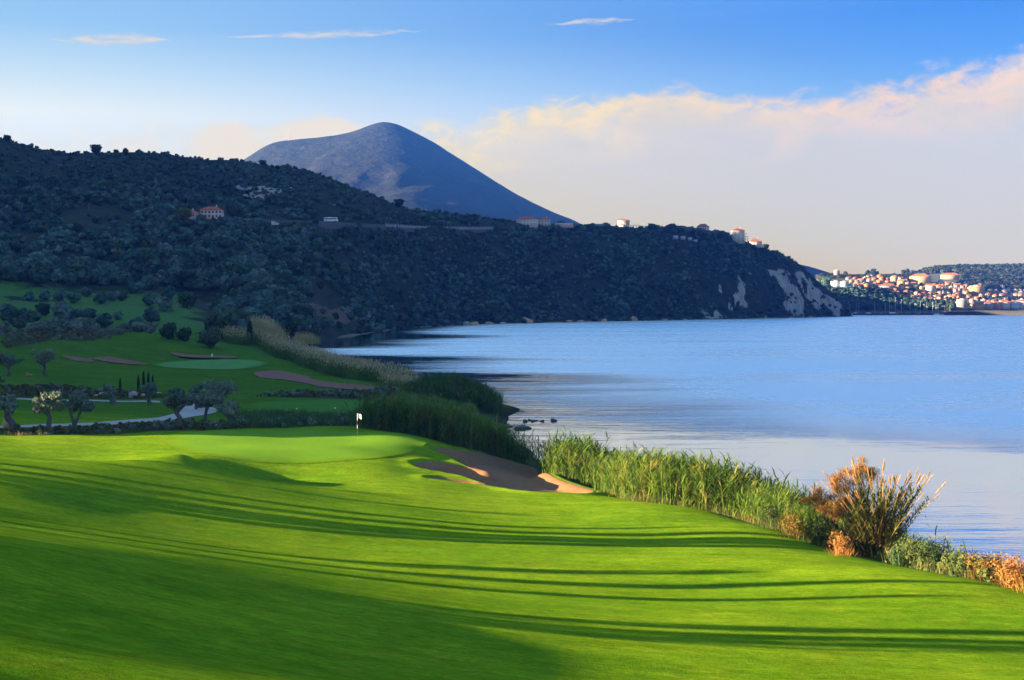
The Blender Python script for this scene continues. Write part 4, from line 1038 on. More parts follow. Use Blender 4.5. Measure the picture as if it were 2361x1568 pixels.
# reeds with buff plumes round the head of the bay
FAR = [(930,905),(880,886),(830,878),(800,872),(760,866),(720,852),(690,838),(650,828),(620,812),(590,796),(560,786)]
q, u = band_points(FAR, 2600, -1.0, 13)
z = ground(q[:, 0], q[:, 1]); k = z > .02
gap = np.interp(u, [0, .10, .14, .20, .26, .30, .36, 1], [.45, .55, .9, .95, .25, .85, 1, 1]); k &= rs.rand(len(u)) < gap
scatter('bay_reeds', np.c_[q[k], z[k] - .1], np.interp(u[k], [0, .12, .3, 1], [.62, .8, .95, 1.15]) * (.8 + .4 * rs.rand(k.sum())), R_FAR, .05, 5)
def reed_stand(px, py, wpx, dep, n, sc, datas, label):
    x, y, z = land_hit(px, py); w = wpx / FOC * y / 2
    r_ = np.sqrt(rs.rand(n)); a_ = rs.rand(n) * 6.28; qx = x + r_ * np.cos(a_) * w; qy = y + r_ * np.sin(a_) * dep
    zz_ = np.array([max(gz(a, b), hill_down(a, b) or -9) for a, b in zip(qx, qy)])
    o = scatter('giant_reed_stand', np.stack([qx, qy, zz_ - .1], 1), sc * (.8 + .35 * rs.rand(n)) * (1.1 - .35 * r_ ** 2), datas, .05, int(px))
    return o
reed_stand(615, 778, 84, 14, 260, 1.15, R_GOLD, '')
reed_stand(700, 802, 74, 10, 170, .82, R_GOLD, '')
reed_stand(545, 790, 70, 12, 150, 1.1, R_FAR, '')
# tufts of rough grass
def tuft_data(seed, n=16, h=.5, w=.05, sp=.22, mat=M_TUFT):
    r = np.random.RandomState(seed); A = []
    for i in range(n):
        a = r.rand() * 6.28; d = np.array([math.cos(a) * .5 * r.rand(), math.sin(a) * .5 * r.rand(), 1]); d /= np.linalg.norm(d)
        A.append(blade((r.normal() * sp, r.normal() * sp, -.05), d, h * (.6 + .7 * r.rand()), w, .5, r, 2))
    return data_of('tuft', *merge(A), mat)
T_ROUGH = [tuft_data(600 + i, 18, .55, .05, .3) for i in range(3)]
T_TALL = [tuft_data(610 + i, 20, 1.15, .06, .45, M_REEDD) for i in range(3)]
T_BLUE = [bush_data(620 + i, 70, .22, M_OLIVE, 4) for i in range(2)]
T_BUSH = [bush_data(630 + i, 80, .2, M_SHRUB, 4) for i in range(3)]
T_RED = [bush_data(640 + i, 80, .2, leaf_mat('russet_ground_cover', (.16, .09, .05), (.09, .10, .04), .2), 4) for i in range(2)]
def cover(name, polys, n, datas, s0, s1, seed):
    A = []
    for P in polys: A.append(in_poly(outline(P), n, rs))
    q = np.vstack(A); z = ground(q[:, 0], q[:, 1])
    near_path = np.min(np.hypot(q[:, None, 0] - pw[None, ::3, 0], q[:, None, 1] - pw[None, ::3, 1]), axis=1) > 2.4
    q, z = q[near_path], z[near_path]
    return scatter(name, np.c_[q, z - .04], s0 + (s1 - s0) * rs.rand(len(q)), datas, .1, seed)
cover('tall_grass', [[(548,966),(640,960),(760,962),(900,964),(965,986),(900,991),(640,988),(548,987)]], 2000, T_TALL + T_ROUGH + T_BLUE[:1], .6, 1.2, 11)
cover('undergrowth', [[(0,1005),(0,992),(120,994),(240,988),(400,976),(470,976),(520,980),(560,990),(460,994),(380,994),(250,1003)],
     [(0,920),(0,893),(130,890),(260,905),(400,914),(350,920),(240,918),(120,916),(50,914)]], 700, T_ROUGH + T_ROUGH + T_BUSH[:2] + T_RED + T_BLUE[:1], .35, .95, 12)
cover('undergrowth', [[(560,917),(700,906),(860,905),(930,898),(965,925),(900,918),(700,916)]], 380, T_BUSH + T_BLUE + T_BLUE + T_RED, .5, 1.2, 13)
cover('undergrowth', [[(0,806),(0,762),(330,766),(260,780),(110,792)]], 600, T_ROUGH + T_RED + T_BLUE, .8, 1.8, 14)
q, u = band_points([(2480,1392),(2361,1360),(2240,1333),(2120,1312),(2020,1290),(1930,1272),(1800,1228)], 700, .3, 7)
z = ground(q[:, 0], q[:, 1]); k = z > .05
scatter('undergrowth', np.c_[q[k], z[k] - .04], .7 + .7 * rs.rand(k.sum()), T_ROUGH + T_BUSH + T_TALL[:1], .12, 15)
q, u = band_points(EDGE, 1700, -.25, .9); z = ground(q[:, 0], q[:, 1]); k = poly_sd(bunk_w, q[:, 0], q[:, 1]) > .5
scatter('undergrowth', np.c_[q[k], z[k] - .04], .35 + .8 * rs.rand(k.sum()) ** 2, T_ROUGH, .12, 16)

# ------------------------------------------------------------------ the giant reed clump and its neighbours at the water's edge
bx, by = rim(2026, 1290); bz = gz(bx, by)
clump = thing('giant_reed', 'big clump of giant reed with orange plumes at the edge of the fairway', 'reed clump', (bx, by, bz))
r = np.random.RandomState(77)
leafs, ncane = [], 92
plume_kinds = []
for kk in range(3):
    C = []; rk = np.random.RandomState(800 + kk); A = []
    for i in range(46):
        t = rk.rand(); a = rk.rand() * 6.28; d = np.array([math.cos(a) * .28, math.sin(a) * .28, 1]); d /= np.linalg.norm(d)
        A.append(blade((0, 0, t * .42), d, .10 + .16 * (1 - abs(t - .45)), .035, .15, rk, 2))
    plume_kinds.append(data_of('plume', *merge(A), M_PLUME))
for i in range(ncane):
    a = r.rand() * 6.28; q0 = np.array([math.cos(a), math.sin(a)]) * .55 * r.rand() ** .5
    out_ = r.normal(size=2) * np.array([.50, .36]) + q0 * .4
    out_[0] = min(out_[0], .62)
    out_[0] = max(out_[0], -.62); L = 3.9 + 1.3 * r.rand() - .9 * min(1, np.hypot(*out_) * .9)
    t = np.linspace(0, 1, 6)
    path = np.stack([q0[0] + out_[0] * L * (t * .55 + t * t * .25), q0[1] + out_[1] * L * (t * .55 + t * t * .25), -.1 + L * (t - .16 * np.hypot(*out_) * t * t)], 1)
    V, F = tube(path, np.array([.020, .019, .017, .014, .011, .007]), 5)
    c = mesh_ob('cane', V, F, M_CANE, True, clump)
    d = path[-1] - path[-2]; d /= np.linalg.norm(d)
    if r.rand() < .88:
        p = link('plume', plume_kinds[i % 3], c, tuple(path[-1])); p.rotation_euler = Vector(d).to_track_quat('Z', 'X').to_euler(); s_ = .9 + .45 * r.rand(); p.scale = (s_ * .6, s_ * .6, s_ * 1.2)
    for k in range(46):
        tt_ = .08 + .84 * (k + r.rand()) / 46; p0 = np.array([np.interp(tt_, t, path[:, j]) for j in range(3)])
        a = r.rand() * 6.28; dd = np.array([math.cos(a), math.sin(a), .55 + .5 * r.rand()]) + d * .5; dd /= np.linalg.norm(dd)
        leafs.append(blade(p0, dd, .36 + .36 * r.rand(), .065, 1.3, r, 3))
lv = mesh_ob('leaves', *merge(leafs), M_DONAX, False, clump); lv['kind'] = 'stuff'
# dry lower leaves
A = []
for i in range(1500):
    hz_ = 3.0 * r.rand() ** 1.7; a = r.rand() * 6.28; q0 = r.normal(size=2) * (.5 + .16 * hz_) - np.array([.12 * hz_, .1 * hz_])
    d = np.array([math.cos(a), math.sin(a), .5 + r.rand()]); A.append(blade((q0[0], q0[1], hz_), d / np.linalg.norm(d), .3 + .4 * r.rand(), .04, 1.4, r, 2))
dl = mesh_ob('dry_leaves', *merge(A), leaf_mat('golden_dry_leaves', (.28, .17, .05), (.36, .25, .08), .35, (.14, .15, .04), 1.5), False, clump); dl['kind'] = 'stuff'

def feathery_tree(name, label, cat, loc, seed, tips, leafm, nleaf, s, rad_, r0=.05):
    """bare crooked stems with airy sprays of foliage at their ends"""
    r = np.random.RandomState(seed); t = thing(name, label, cat, loc)
    parts, C, N = [], [], []
    for e in tips:
        e = np.array(e, float); b = np.array([r.normal() * .12, r.normal() * .12, -.1]); m = b * .35 + e * .5 + np.array([0, 0, -.12 * e[2]]) + r.normal(size=3) * .12
        P = np.array([b, b * .65 + m * .35 + r.normal(size=3) * .06, m, m * .45 + e * .55 + r.normal(size=3) * .08, e]); parts.append(tube(P, r0 * np.array([1, .85, .7, .5, .2]), 5))
        for k in range(7):
            f = e + r.normal(size=3) * rad_ * np.array([.75, .75, .5]); q = P[3] * .6 + P[2] * .4
            parts.append(tube(np.array([q, (q + f) / 2 + r.normal(size=3) * .06, f]), r0 * np.array([.3, .2, .08]), 4))
            cc = f + r.normal(size=(nleaf, 3)) * rad_ * np.array([.36, .36, .24]); C.append(cc); N.append(r.normal(size=(nleaf, 3)))
    mesh_ob('branches', *merge(parts), M_BARK, True, t)
    C, N = np.vstack(C), np.vstack(N); V, F = quads_cloud(C, s * (.5 + r.rand(len(C))), N, r, .35)
    f = mesh_ob('foliage', V, F, leafm, False, t); f['kind'] = 'stuff'
    return t
x, y = rim(1972, 1276); z = gz(x, y)
feathery_tree('tamarisk', 'airy rust coloured tamarisk leaning over the water left of the giant reed', 'shrub', (x, y, z), 91,
   [(-2.1, .3, 2.75), (-1.55, .8, 3.2), (-1.0, .2, 3.45), (-.35, .9, 3.95), (.15, .4, 4.35), (.65, .9, 4.4), (1.0, .7, 4.2), (-.6, -.1, 2.7), (-1.5, 0, 2.3)], M_RUST, 280, .075, .42)
def shrub(px, py, w, h, label, mat, seed, n=700, group='low shrubs along the water', nm='shrub'):
    x, y = rim(px, py); z = gz(x, y); sc = y / FOC
    rs_ = np.random.RandomState(seed); L = [(rs_.normal() * .2 * w * sc, rs_.normal() * .3, h * sc * (.35 + .3 * rs_.rand()), w * sc * .24, w * sc * .26, h * sc * .34) for _ in range(7)]
    C, N = lobes_cloud(L, n, .1, rs_, .45, .8); C[:, 2] = np.maximum(C[:, 2], .02)
    V, F = quads_cloud(C, .11 * (.5 + rs_.rand(len(C))), N, rs_, .5)
    A = []
    for _ in range(110):
        q_ = rs_.normal(); A.append(blade((q_ * w * sc * .24, rs_.normal() * .35, 0), np.array([q_ * .3 + rs_.normal() * .25, rs_.normal() * .3, 1]), h * sc * (.35 + .7 * rs_.rand()) * math.exp(-q_ * q_ * .28), .022, .5, rs_, 3))
    t = thing(nm, label, 'shrub', (x, y + .6, z), 0, group)
    mesh_ob('foliage', V, F, mat, False, t)['kind'] = 'stuff'
    mesh_ob('stems', *merge(A), mat, False, t)['kind'] = 'stuff'
    return t
shrub(1835, 1246, 95, 62, 'reddish low shrub between the reeds and the tamarisk', M_DRY, 701, 1100)
shrub(1895, 1262, 80, 70, 'brown green shrub under the leaning tamarisk', M_SHRUB, 702, 1000)
shrub(1775, 1222, 70, 60, 'brownish shrub where the reeds thin out left of the reddish one', M_SHRUB, 703, 800)
shrub(1948, 1285, 60, 62, 'orange dry leaf heap at the foot of the giant reed', M_RUST, 704, 700)
shrub(2090, 1292, 90, 70, 'dark green bush in the shade right of the giant reed', M_DARK, 705, 1200)
shrub(2168, 1312, 120, 92, 'dark bush with pale flower heads between the giant reed and the dry shrubs', M_SHRUB, 706, 1500)
shrub(2225, 1322, 80, 72, 'green shrub left of the orange dry shrubs at the edge of the picture', M_SHRUB, 707, 900)
shrub(2290, 1345, 110, 80, 'orange and green dry shrub near the lower right edge', M_DRY, 708, 1300)
shrub(2350, 1362, 110, 80, 'rust coloured dry shrub at the lower right edge', M_RUST, 709, 1200)
shrub(2395, 1375, 110, 85, 'dry shrub cut by the right edge', M_DRY, 710, 900)
# ------------------------------------------------------------------ houses
def paint(name, c, var=.10, sc=.25): return plain(name, c, .85, var, sc)
W_CREAM, W_WHITE, W_OCHRE, W_PINK, W_GREY, W_BLUE = paint('cream_wall', (.36, .27, .15)), paint('white_wall', (.40, .38, .345)), paint('ochre_wall', (.36, .22, .095)), paint('pink_wall', (.33, .19, .14)), paint('grey_wall', (.22, .215, .21)), paint('pale_blue_wall', (.32, .40, .50))
M_TILE, M_TILE2, M_FLAT, M_WIN, M_SHUT, M_STONE, M_POST = plain('roof_tiles', (.40, .095, .04), .9, .3, 1.5), plain('old_roof_tiles', (.24, .10, .065), .9, .3, 1.5), plain('roof_slab', (.45, .43, .40), .9), plain('window_glass', (.03, .04, .055), .25), plain('blue_shutter', (.07, .14, .28), .6), plain('quay_stone', (.042, .042, .046), .95, .35, .5), plain('weathered_pole', (.12, .09, .07), .9)
W_CREAMV, W_PINKV = paint('villa_cream_wall', (.56, .50, .41)), paint('villa_pink_wall', (.50, .38, .33))
def box(x0, x1, y0, y1, z0, z1):
    return np.array(box_verts(x0, x1, y0, y1, z0, z1)), np.array(BOXF)
def me_box(name, b, mat): return data_of(name, *box(*b), mat)
WIN = {}
def window_data(w, h, mat):
    k = (round(w, 2), round(h, 2), mat.name)
    if k not in WIN:
        WIN[k] = me_box('window', (-w / 2, w / 2, -.06, .10, 0, h), mat)
    return WIN[k]
def roof_mesh(w, d, h, rise, over, kind):
    a, b = w / 2 + over, d / 2 + over
    if kind == 'flat':
        V = []; F = []
        v1, f1 = box(-w/2 - .15, w/2 + .15, -d/2 - .15, d/2 + .15, h, h + .35); v2, f2 = box(-w*.2, w*.12, -d*.1, d*.3, h + .352, h + 2.4)
        return merge([(v1, f1), (v2, f2)])
    rl = max(.3, (a - b * .95)) if a >= b else 0.3
    if kind == 'hip':
        e = [(-a, -b, h), (a, -b, h), (a, b, h), (-a, b, h), (-a, -b, h + .25), (a, -b, h + .25), (a, b, h + .25), (-a, b, h + .25)]
        r_ = [(-rl, 0, h + rise), (rl, 0, h + rise)]
        F = [(0, 3, 2, 1), (0, 1, 5, 4), (1, 2, 6, 5), (2, 3, 7, 6), (3, 0, 4, 7), (4, 5, 9, 8), (6, 7, 8, 9), (5, 6, 9, 9), (7, 4, 8, 8)]
    else:
        e = [(-a, -b, h), (a, -b, h), (a, b, h), (-a, b, h), (-a, -b, h + .25), (a, -b, h + .25), (a, b, h + .25), (-a, b, h + .25)]
        r_ = [(-a, 0, h + rise), (a, 0, h + rise)]
        F = [(0, 3, 2, 1), (0, 1, 5, 4), (1, 2, 6, 5), (2, 3, 7, 6), (3, 0, 4, 7), (4, 5, 9, 8), (6, 7, 8, 9), (5, 6, 9, 9), (7, 4, 8, 8)]
    return np.array(e + r_, float), F
def fix(F): return [tuple(dict.fromkeys(f)) for f in F]
def house(name, label, cat, loc, rz, w, d, floors, wall, roof='hip', tile=None, group=None, nwin=None, fh=3.1, shut=None, sink=4.0, side_win=True, door=True, rise=None):
    h = floors * fh + .4; tile = tile or M_TILE
    t = thing(name, label, cat, loc, rz, group)
    mesh_ob('wall', *box(-w/2, w/2, -d/2, d/2, -sink, h), wall, False, t)
    V, F = roof_mesh(w, d, h + .003, rise or min(w, d) * .27, .55, roof)
    mesh_ob('roof', V, fix(F), M_FLAT if roof == 'flat' else tile, False, t)
    if roof != 'flat' and rng.random() < .6:
        c = mesh_ob('chimney', *box(w*.18, w*.18 + .8, -.4, .4, h + .6, h + 1.2 + (rise or min(w, d) * .27)), wall, False, t)
    n = nwin if nwin is not None else max(2, int(w / 3.4))
    for f in range(floors):
        for i in range(n):
            x = -w/2 + w * (i + .5) / n
            if f == 0 and door and i == n // 2:
                o = link('door', window_data(1.3, 2.3, shut or M_WIN), t, (x, -d/2, .05)); continue
            link('window', window_data(1.25, 1.55, shut or M_WIN), t, (x, -d/2, f * fh + 1.0))
        if side_win:
            m = max(1, int(d / 4.5))
            for s_ in (-1, 1):
                for i in range(m):
                    o = link('window', window_data(1.25, 1.55, shut or M_WIN), t, (s_ * w/2, -d/2 + d * (i + .5) / m, f * fh + 1.0)); o.rotation_euler = (0, 0, s_ * math.pi / 2)
    return t
def on_hill(px, py):
    h = None
    while h is None: h = hill_hit(px, py); py += 1
    return (h.x, h.y, h.z)
def metres(px, d): return px / FOC * d
# hillside and headland villas
x, y, z = on_hill(437, 503); house('villa', 'low villa with a red tiled roof half hidden by trees on the wooded hillside', 'house', (x, y, z), rad(-12), 14, 9, 1, W_PINKV, 'hip', group='villas on the hill', rise=2.6)
x, y, z = on_hill(489, 504); house('villa', 'two storey villa with a red roof on the wooded hillside, beside the low villa', 'house', (x, y, z), rad(4), 17, 11, 2, W_PINKV, 'hip', group='villas on the hill', nwin=6)
x, y, z = on_hill(1216, 520); house('long_house', 'cream two storey house with a red roof at the crest, left of the pink house', 'house', (x, y, z), rad(-14), 27, 14, 2, W_CREAMV, 'hip', group='villas on the hill', nwin=6, fh=3.9, shut=M_SHUT)
x, y, z = on_hill(1254, 520); house('long_house', 'pink house with a red roof at the crest, joined to the cream house', 'house', (x, y + 2, z), rad(4), 17, 12, 2, W_PINKV, 'hip', group='villas on the hill', nwin=4, fh=3.9)
x, y, z = on_hill(1283, 521)
w_ = thing('terrace_wall', 'low brownish wall right of the pink house at the crest', 'wall', (x + 10, y, z)); mesh_ob('wall', *box(-12, 14, -.4, .4, -3, 4.2), W_PINKV, False, w_)
x, y, z = on_hill(1438, 523); v = house('white_villa', 'white three storey villa with a brown hip roof alone on the headland skyline', 'house', (x, y, z), rad(-6), 20.5, 14, 3, W_WHITE, 'hip', M_TILE2, 'villas on the hill', 5, 3.5)
for i, xx in enumerate((-4, 0, 4)): mesh_ob('balcony', *box(xx - 1.6, xx + 1.6, -8.4, -7.003, 3.6, 4.5), W_WHITE, False, v)
p_ = thing('pergola', 'flat white pergola on posts right of the white villa', 'pergola', (x + 19, y + 2, z))
mesh_ob('roof', *box(-7, 9, -3, 3, 2.9, 3.3), W_WHITE, False, p_)
for xx in (-6.6, -1.5, 3.5, 8.6):
    for yy in (-2.6, 2.6): mesh_ob('post', *box(xx - .2, xx + .2, yy - .2, yy + .2, -2, 2.897), W_WHITE, False, p_)
s_ = thing('garden_wall', 'pale low wall in the scrub left of the white villa', 'wall', on_hill(1378, 521)); mesh_ob('wall', *box(-16, 14, -.4, .4, -3, 3.2), W_GREY, False, s_)
i = int(np.argmin((hc - 1621) ** 2)); house('villa', 'house showing only its red hip roof above the pines on the headland', 'house', (hx[119, i], hd[119, i] + 12, hz[119, i] + 1.5), rad(-5), 20, 13, 2, W_CREAMV, 'hip', M_TILE2, 'villas on the hill', 5, rise=5.5)
x, y, z = on_hill(1701, 558); v = house('tower_house', 'tall narrow stone coloured house with a red roof near the tip of the headland', 'house', (x, y, z), rad(8), 19, 15, 4, W_CREAMV, 'hip', None, 'villas on the hill', 3, 4.6)
for k in range(3):
    f = mesh_ob('balcony', *box(9.503, 15, -7.0, 6, 4.4 + 4.4 * k, 4.9 + 4.4 * k), W_GREY, False, v)
for yy in (-6.8, 5.6): mesh_ob('balcony_post', *box(14.4, 14.9, yy - .25, yy + .25, -5, 4.397), W_GREY, False, v)
for yy in (-6.8, 5.6): mesh_ob('balcony_post', *box(14.4, 14.9, yy - .25, yy + .25, 4.903, 8.797), W_GREY, False, v)
x, y, z = on_hill(1742, 561); house('villa', 'low house with a peaked red roof right of the tall house on the headland', 'house', (x, y + 3, z), rad(-3), 21, 15, 2, W_CREAMV, 'hip', M_TILE2, 'villas on the hill', 4, 3.0, rise=6)
for px_, py_, w, h, m_, lab in [(1557,557,12,9.5,'pale_blue_wall','leftmost of the square panels on the headland slope, light blue'),(1574,557,11,8.5,'white_wall','second square panel on the headland slope, nearly white'),(1590,559,9,8,'pale_blue_wall','third square panel on the headland slope, in shade'),(1602,562,10,6,'white_wall','rightmost and lowest of the panels on the headland slope')]:
    x, y, z = on_hill(px_, py_); w, h = metres(w, y), metres(h, y)
    t = thing('hoarding', lab, 'hoarding', (x, y - 4, z + 1), rad(-20), 'square panels on the headland slope')
    b_ = mesh_ob('board', *box(-w/2, w/2, -.3, .3, h * .35, h * 1.25), W_BLUE if 'blue' in m_ else W_WHITE, False, t)
    for xx in (-w * .35, w * .35): mesh_ob('leg', *box(xx - .25, xx + .25, -.2, .2, -4, h * .347), M_POST, False, t)

# the road along the hill, its wall, the coach, poles
rp = np.array([on_hill(px_, py_) for px_, py_ in ROAD]); rp = smooth_poly(rp, 6, False)
tg = np.gradient(rp[:, :2], axis=0); tg /= np.linalg.norm(tg, axis=1)[:, None]; nr = np.stack([tg[:, 1], -tg[:, 0]], 1)
def ribbon(a, b, dz): return np.stack([np.c_[rp[:, :2] + nr * a, rp[:, 2] + dz], np.c_[rp[:, :2] + nr * b, rp[:, 2] + dz]], 1)
rv = np.concatenate([ribbon(3.6, -4.0, 1.6)], 1); bed = np.stack([np.c_[rp[:, :2] + nr * 3.6, rp[:, 2] - 5], np.c_[rp[:, :2] + nr * 3.6, rp[:, 2] + 1.6], np.c_[rp[:, :2] - nr * 4, rp[:, 2] + 1.6], np.c_[rp[:, :2] - nr * 4, rp[:, 2] - 3]], 1)
M_ASPH = plain('asphalt', (.06, .06, .062), .95)
tag(mesh_ob('road', bed, grid_faces(len(rp), 4), M_ASPH), kind='structure')
def wall_strip(name, i0, i1, off, z0, z1, th, mat, label, cat):
    A = []
    q = rp[i0:i1, :2] + nr[i0:i1] * off; zz = rp[i0:i1, 2]
    V = np.stack([np.c_[q + nr[i0:i1] * th, zz + z0], np.c_[q + nr[i0:i1] * th, zz + z1], np.c_[q - nr[i0:i1] * th, zz + z1], np.c_[q - nr[i0:i1] * th, zz + z0]], 1)
    return tag(mesh_ob(name, V, grid_faces(len(q), 4), mat), label, cat)
n_ = len(rp); k0 = int(n_ * .62)
wall_strip('road_wall', k0, n_, 3.9, -.6, 2.2, .25, plain('pale_road_wall', (.16, .155, .15), .9, .6, .15), 'long pale retaining wall of the hill road right of the coach', 'wall')
g = thing('guard_rail', 'white posts of the guard rail along the hill road', 'guard rail', tuple(rp[k0] + np.array([0, 0, 2.4])))
po = me_box('post', (-.22, .22, -.2, .2, -.5, .9), W_WHITE)
for q in np.linspace(k0, n_ - 1, 34):
    a = np.array([np.interp(q, np.arange(n_), rp[:, j]) for j in range(3)]); nn = nr[int(q)]
    link('post', po, g, (a[0] + nn[0] * 3.9 - rp[k0][0], a[1] + nn[1] * 3.9 - rp[k0][1], a[2] - rp[k0][2]))
for px_, py_, w in [(640, 518, 34)]:
    x, y, z = on_hill(px_, py_); t = thing('retaining_slab', 'pale tilted stone bank below the hill road left of the coach', 'stone bank', (x, y, z), rad(15))
    V = np.array([(-5, -3, -1), (7, -3, -3.4), (7, .4, -1), (-5, .4, 3.4), (-5, 4, 1), (7, 4, -3)]); mesh_ob('slab', V, [(0, 1, 2, 3), (3, 2, 5, 4), (0, 3, 4), (1, 5, 2)], plain('pale_bank', (.34, .33, .32), .95, .4, .5), False, t)
# coach
ib = int(np.argmin(np.abs((rp[:, 0] / rp[:, 1]) * FOC + CX - 757)))
bus = thing('coach', 'white coach driving along the hill road', 'bus', (rp[ib][0] + nr[ib][0] * 1.2, rp[ib][1] + nr[ib][1] * 1.2, rp[ib][2] + 1.6), rad(-8))
M_BUS = plain('white_coach_paint', (.80, .82, .85), .35, .03)
V, F = box(-6.3, 6.3, -1.3, 1.3, .55, 3.9); V = V.copy(); V[[5, 7], 0] -= .7
o = mesh_ob('body', V, F, M_BUS, False, bus); bv = o.modifiers.new('bevel', 'BEVEL'); bv.width = .18; bv.segments = 2
mesh_ob('roof_unit', *box(-3, .5, -.9, .9, 3.9, 4.15), M_BUS, False, bus)
wd = me_box('side_window', (-.85, .85, -.03, .03, 0, 1.15), M_WIN)
for i in range(6):
    for s_ in (-1, 1): link('side_window', wd, bus, (-5.1 + 1.9 * i, s_ * 1.31, 2.2))
wv_ = np.array([(6.31, -1.15, 1.6), (6.31, 1.15, 1.6), (5.72, 1.1, 3.6), (5.72, -1.1, 3.6)]) + np.array([.06, 0, 0]); mesh_ob('windscreen', wv_, [(0, 1, 2, 3)], M_WIN, False, bus)
def wheel_data(r_, w):
    a = np.arange(16) / 16 * 2 * np.pi; V = np.vstack([np.c_[np.cos(a) * r_, 0 * a - w/2, np.sin(a) * r_], np.c_[np.cos(a) * r_, 0 * a + w/2, np.sin(a) * r_]])
    return data_of('wheel', V, [(i, (i + 1) % 16, 16 + (i + 1) % 16, 16 + i) for i in range(16)] + [tuple(range(16)), tuple(range(31, 15, -1))], plain('tyre', (.02, .02, .02), .9))
wh = wheel_data(.52, .3)
for xx in (-3.9, 4.0):
    for yy in (-1.18, 1.18): link('wheel', wh, bus, (xx, yy, .52))
def pole(px_, py_, top, label, hit_, r_=.22, arms=True):
    x, y, z = hit_; h = metres(py_ - top, y)
    t = thing('utility_pole', label, 'pole', (x, y, z - .3)); mesh_ob('post', *tube([(0, 0, -1), (0, 0, h * .5), (0, 0, h)], (r_, r_ * .85, r_ * .6), 6), M_POST, False, t)
    if arms: mesh_ob('crossarm', *box(-1.1, 1.1, -.1, .1, h * .9, h * .9 + .2), M_POST, False, t)
    return t
def crest_at(px_, r_=118):
    i = int(np.argmin((hc - px_) ** 2)); return (hx[r_, i], hd[r_, i], hz[r_, i])
pole(903, 464, 443, 'thin pole against the mountain where the ridge falls away', crest_at(903)); pole(942, 478, 462, 'thin pole right of the ridge pine, against the mountain', crest_at(942))
pole(1273, 512, 491, 'thin pole at the right end of the crest houses', crest_at(1281)); pole(1178, 505, 486, 'thin pole left of the cream house on the crest', crest_at(1172)); pole(1190, 505, 487, 'second thin pole left of the cream house on the crest', crest_at(1188))
pole(1787, 576, 556, 'lone pole on the brow of the headland', crest_at(1787)); pole(205, 486, 468, 'pale pole in the trees of the hillside', on_hill(205, 486), .3, False)
mt = thing('radio_mast', 'thin radio mast on the left shoulder of the mountain', 'mast', ray(665, 323, 4690)); mesh_ob('mast', *tube([(0, 0, -8), (0, 0, 16), (0, 0, 34)], (1.0, .8, .5), 6), plain('mast_metal', (.25, .25, .27), .6), False, mt)

# ------------------------------------------------------------------ the town across the bay
used = []
def town_spot(px_, py_):
    h = town_hit(px_, py_); return (h.x, h.y, h.z)
def clear(px_, py_, w, h):
    for a in used:
        if abs(px_ - a[0]) < (w + a[2]) * .43 and abs(py_ - a[1]) < (h + a[3]) * .30: return False
    return True
def big(px_, py_, wpx, hpx, dpx, rz, wall, roof, label, floors=2, tile=None, nwin=None, shut=None, name='town_house'):
    x, y, z = town_spot(px_, py_); w, h, d = metres(wpx, y), metres(hpx, y), metres(dpx, y)
    used.append((px_, py_, wpx + dpx * .5, hpx))
    return house(name, label, 'house', (x, y, z), rad(rz), w, d, floors, wall, roof, tile, 'houses of the town', nwin, h / floors, shut, sink=7)
big(2122, 653, 44, 15, 24, -28, W_CREAM, 'hip', 'largest cream building of the town, long and sunlit under a red roof, above the houses', 3, nwin=9, name='school_building')
big(2190, 643, 40, 9, 16, -22, W_CREAM, 'hip', 'long building with a row of chimneys high up against the wooded hill', 2, nwin=8, name='barracks')
big(2250, 678, 28, 18, 18, -30, W_OCHRE, 'flat', 'ochre block of flats with a flat roof standing above the right hand houses', 4, nwin=5, name='flats')
big(2218, 713, 24, 22, 16, -14, W_GREY, 'flat', 'tall pale waterfront building with columns left of the yellow house', 3, nwin=4)
big(2256, 712, 24, 10, 14, -6, W_OCHRE, 'hip', 'yellow waterfront house with a dark red hip roof', 2, M_TILE2, 5)
big(2280, 712, 18, 13, 14, -4, W_GREY, 'hip', 'grey waterfront house right of the yellow one', 2, M_TILE2, 4)
big(2299, 712, 15, 14, 14, 0, W_PINK, 'hip', 'dark pink waterfront house between the grey and the white one', 3, M_TILE2, 3)
big(2318, 712, 20, 15, 14, -14, W_WHITE, 'hip', 'white waterfront house with a sunlit red roof', 2, nwin=4)
big(2339, 712, 20, 15, 14, -6, W_BLUE, 'hip', 'pale blue waterfront house right of the white one', 2, M_TILE2, 4)
big(2360, 712, 20, 17, 14, -6, W_WHITE, 'hip', 'white waterfront house at the right edge of the picture', 3, nwin=4)
big(1929, 637, 13, 13, 12, -10, W_GREY, 'flat', 'grey square tower on the skyline left of the town', 3, nwin=2, name='tower')
big(1928, 662, 24, 13, 16, -6, W_BLUE, 'flat', 'white block tinted by bluish shade, half hidden by the tip of the headland', 3, nwin=4)  # white walls here and next painted pale blue to stand for shade
big(1947, 664, 18, 14, 14, -6, W_BLUE, 'flat', 'second white block tinted by bluish shade, right of the one behind the headland', 3, nwin=3)
big(1966, 664, 18, 10, 14, -10, W_WHITE, 'flat', 'low white block at the left end of the town', 2, nwin=3)
big(2046, 668, 34, 9, 20, -8, W_GREY, 'hip', 'wide grey house with a dark roof in the shaded left half of the town', 2, M_TILE2, 6)
big(2062, 651, 14, 13, 12, -30, W_CREAM, 'hip', 'tall sunlit cream house left below the largest building', 3, nwin=3)
big(2078, 660, 16, 12, 12, -30, W_CREAM, 'gable', 'sunlit cream gabled house stepping down from the tall cream one', 2, nwin=3)
big(2145, 672, 20, 13, 16, -20, W_WHITE, 'gable', 'white gabled house in the middle of the town', 2, nwin=4)
cols_ = [('cream', W_CREAM), ('white', W_WHITE), ('white', W_WHITE), ('ochre', W_OCHRE), ('pink', W_PINK), ('grey', W_GREY)]
rt = random.Random(21); made = 0; tries = 0; proto = {}; kindn = {}
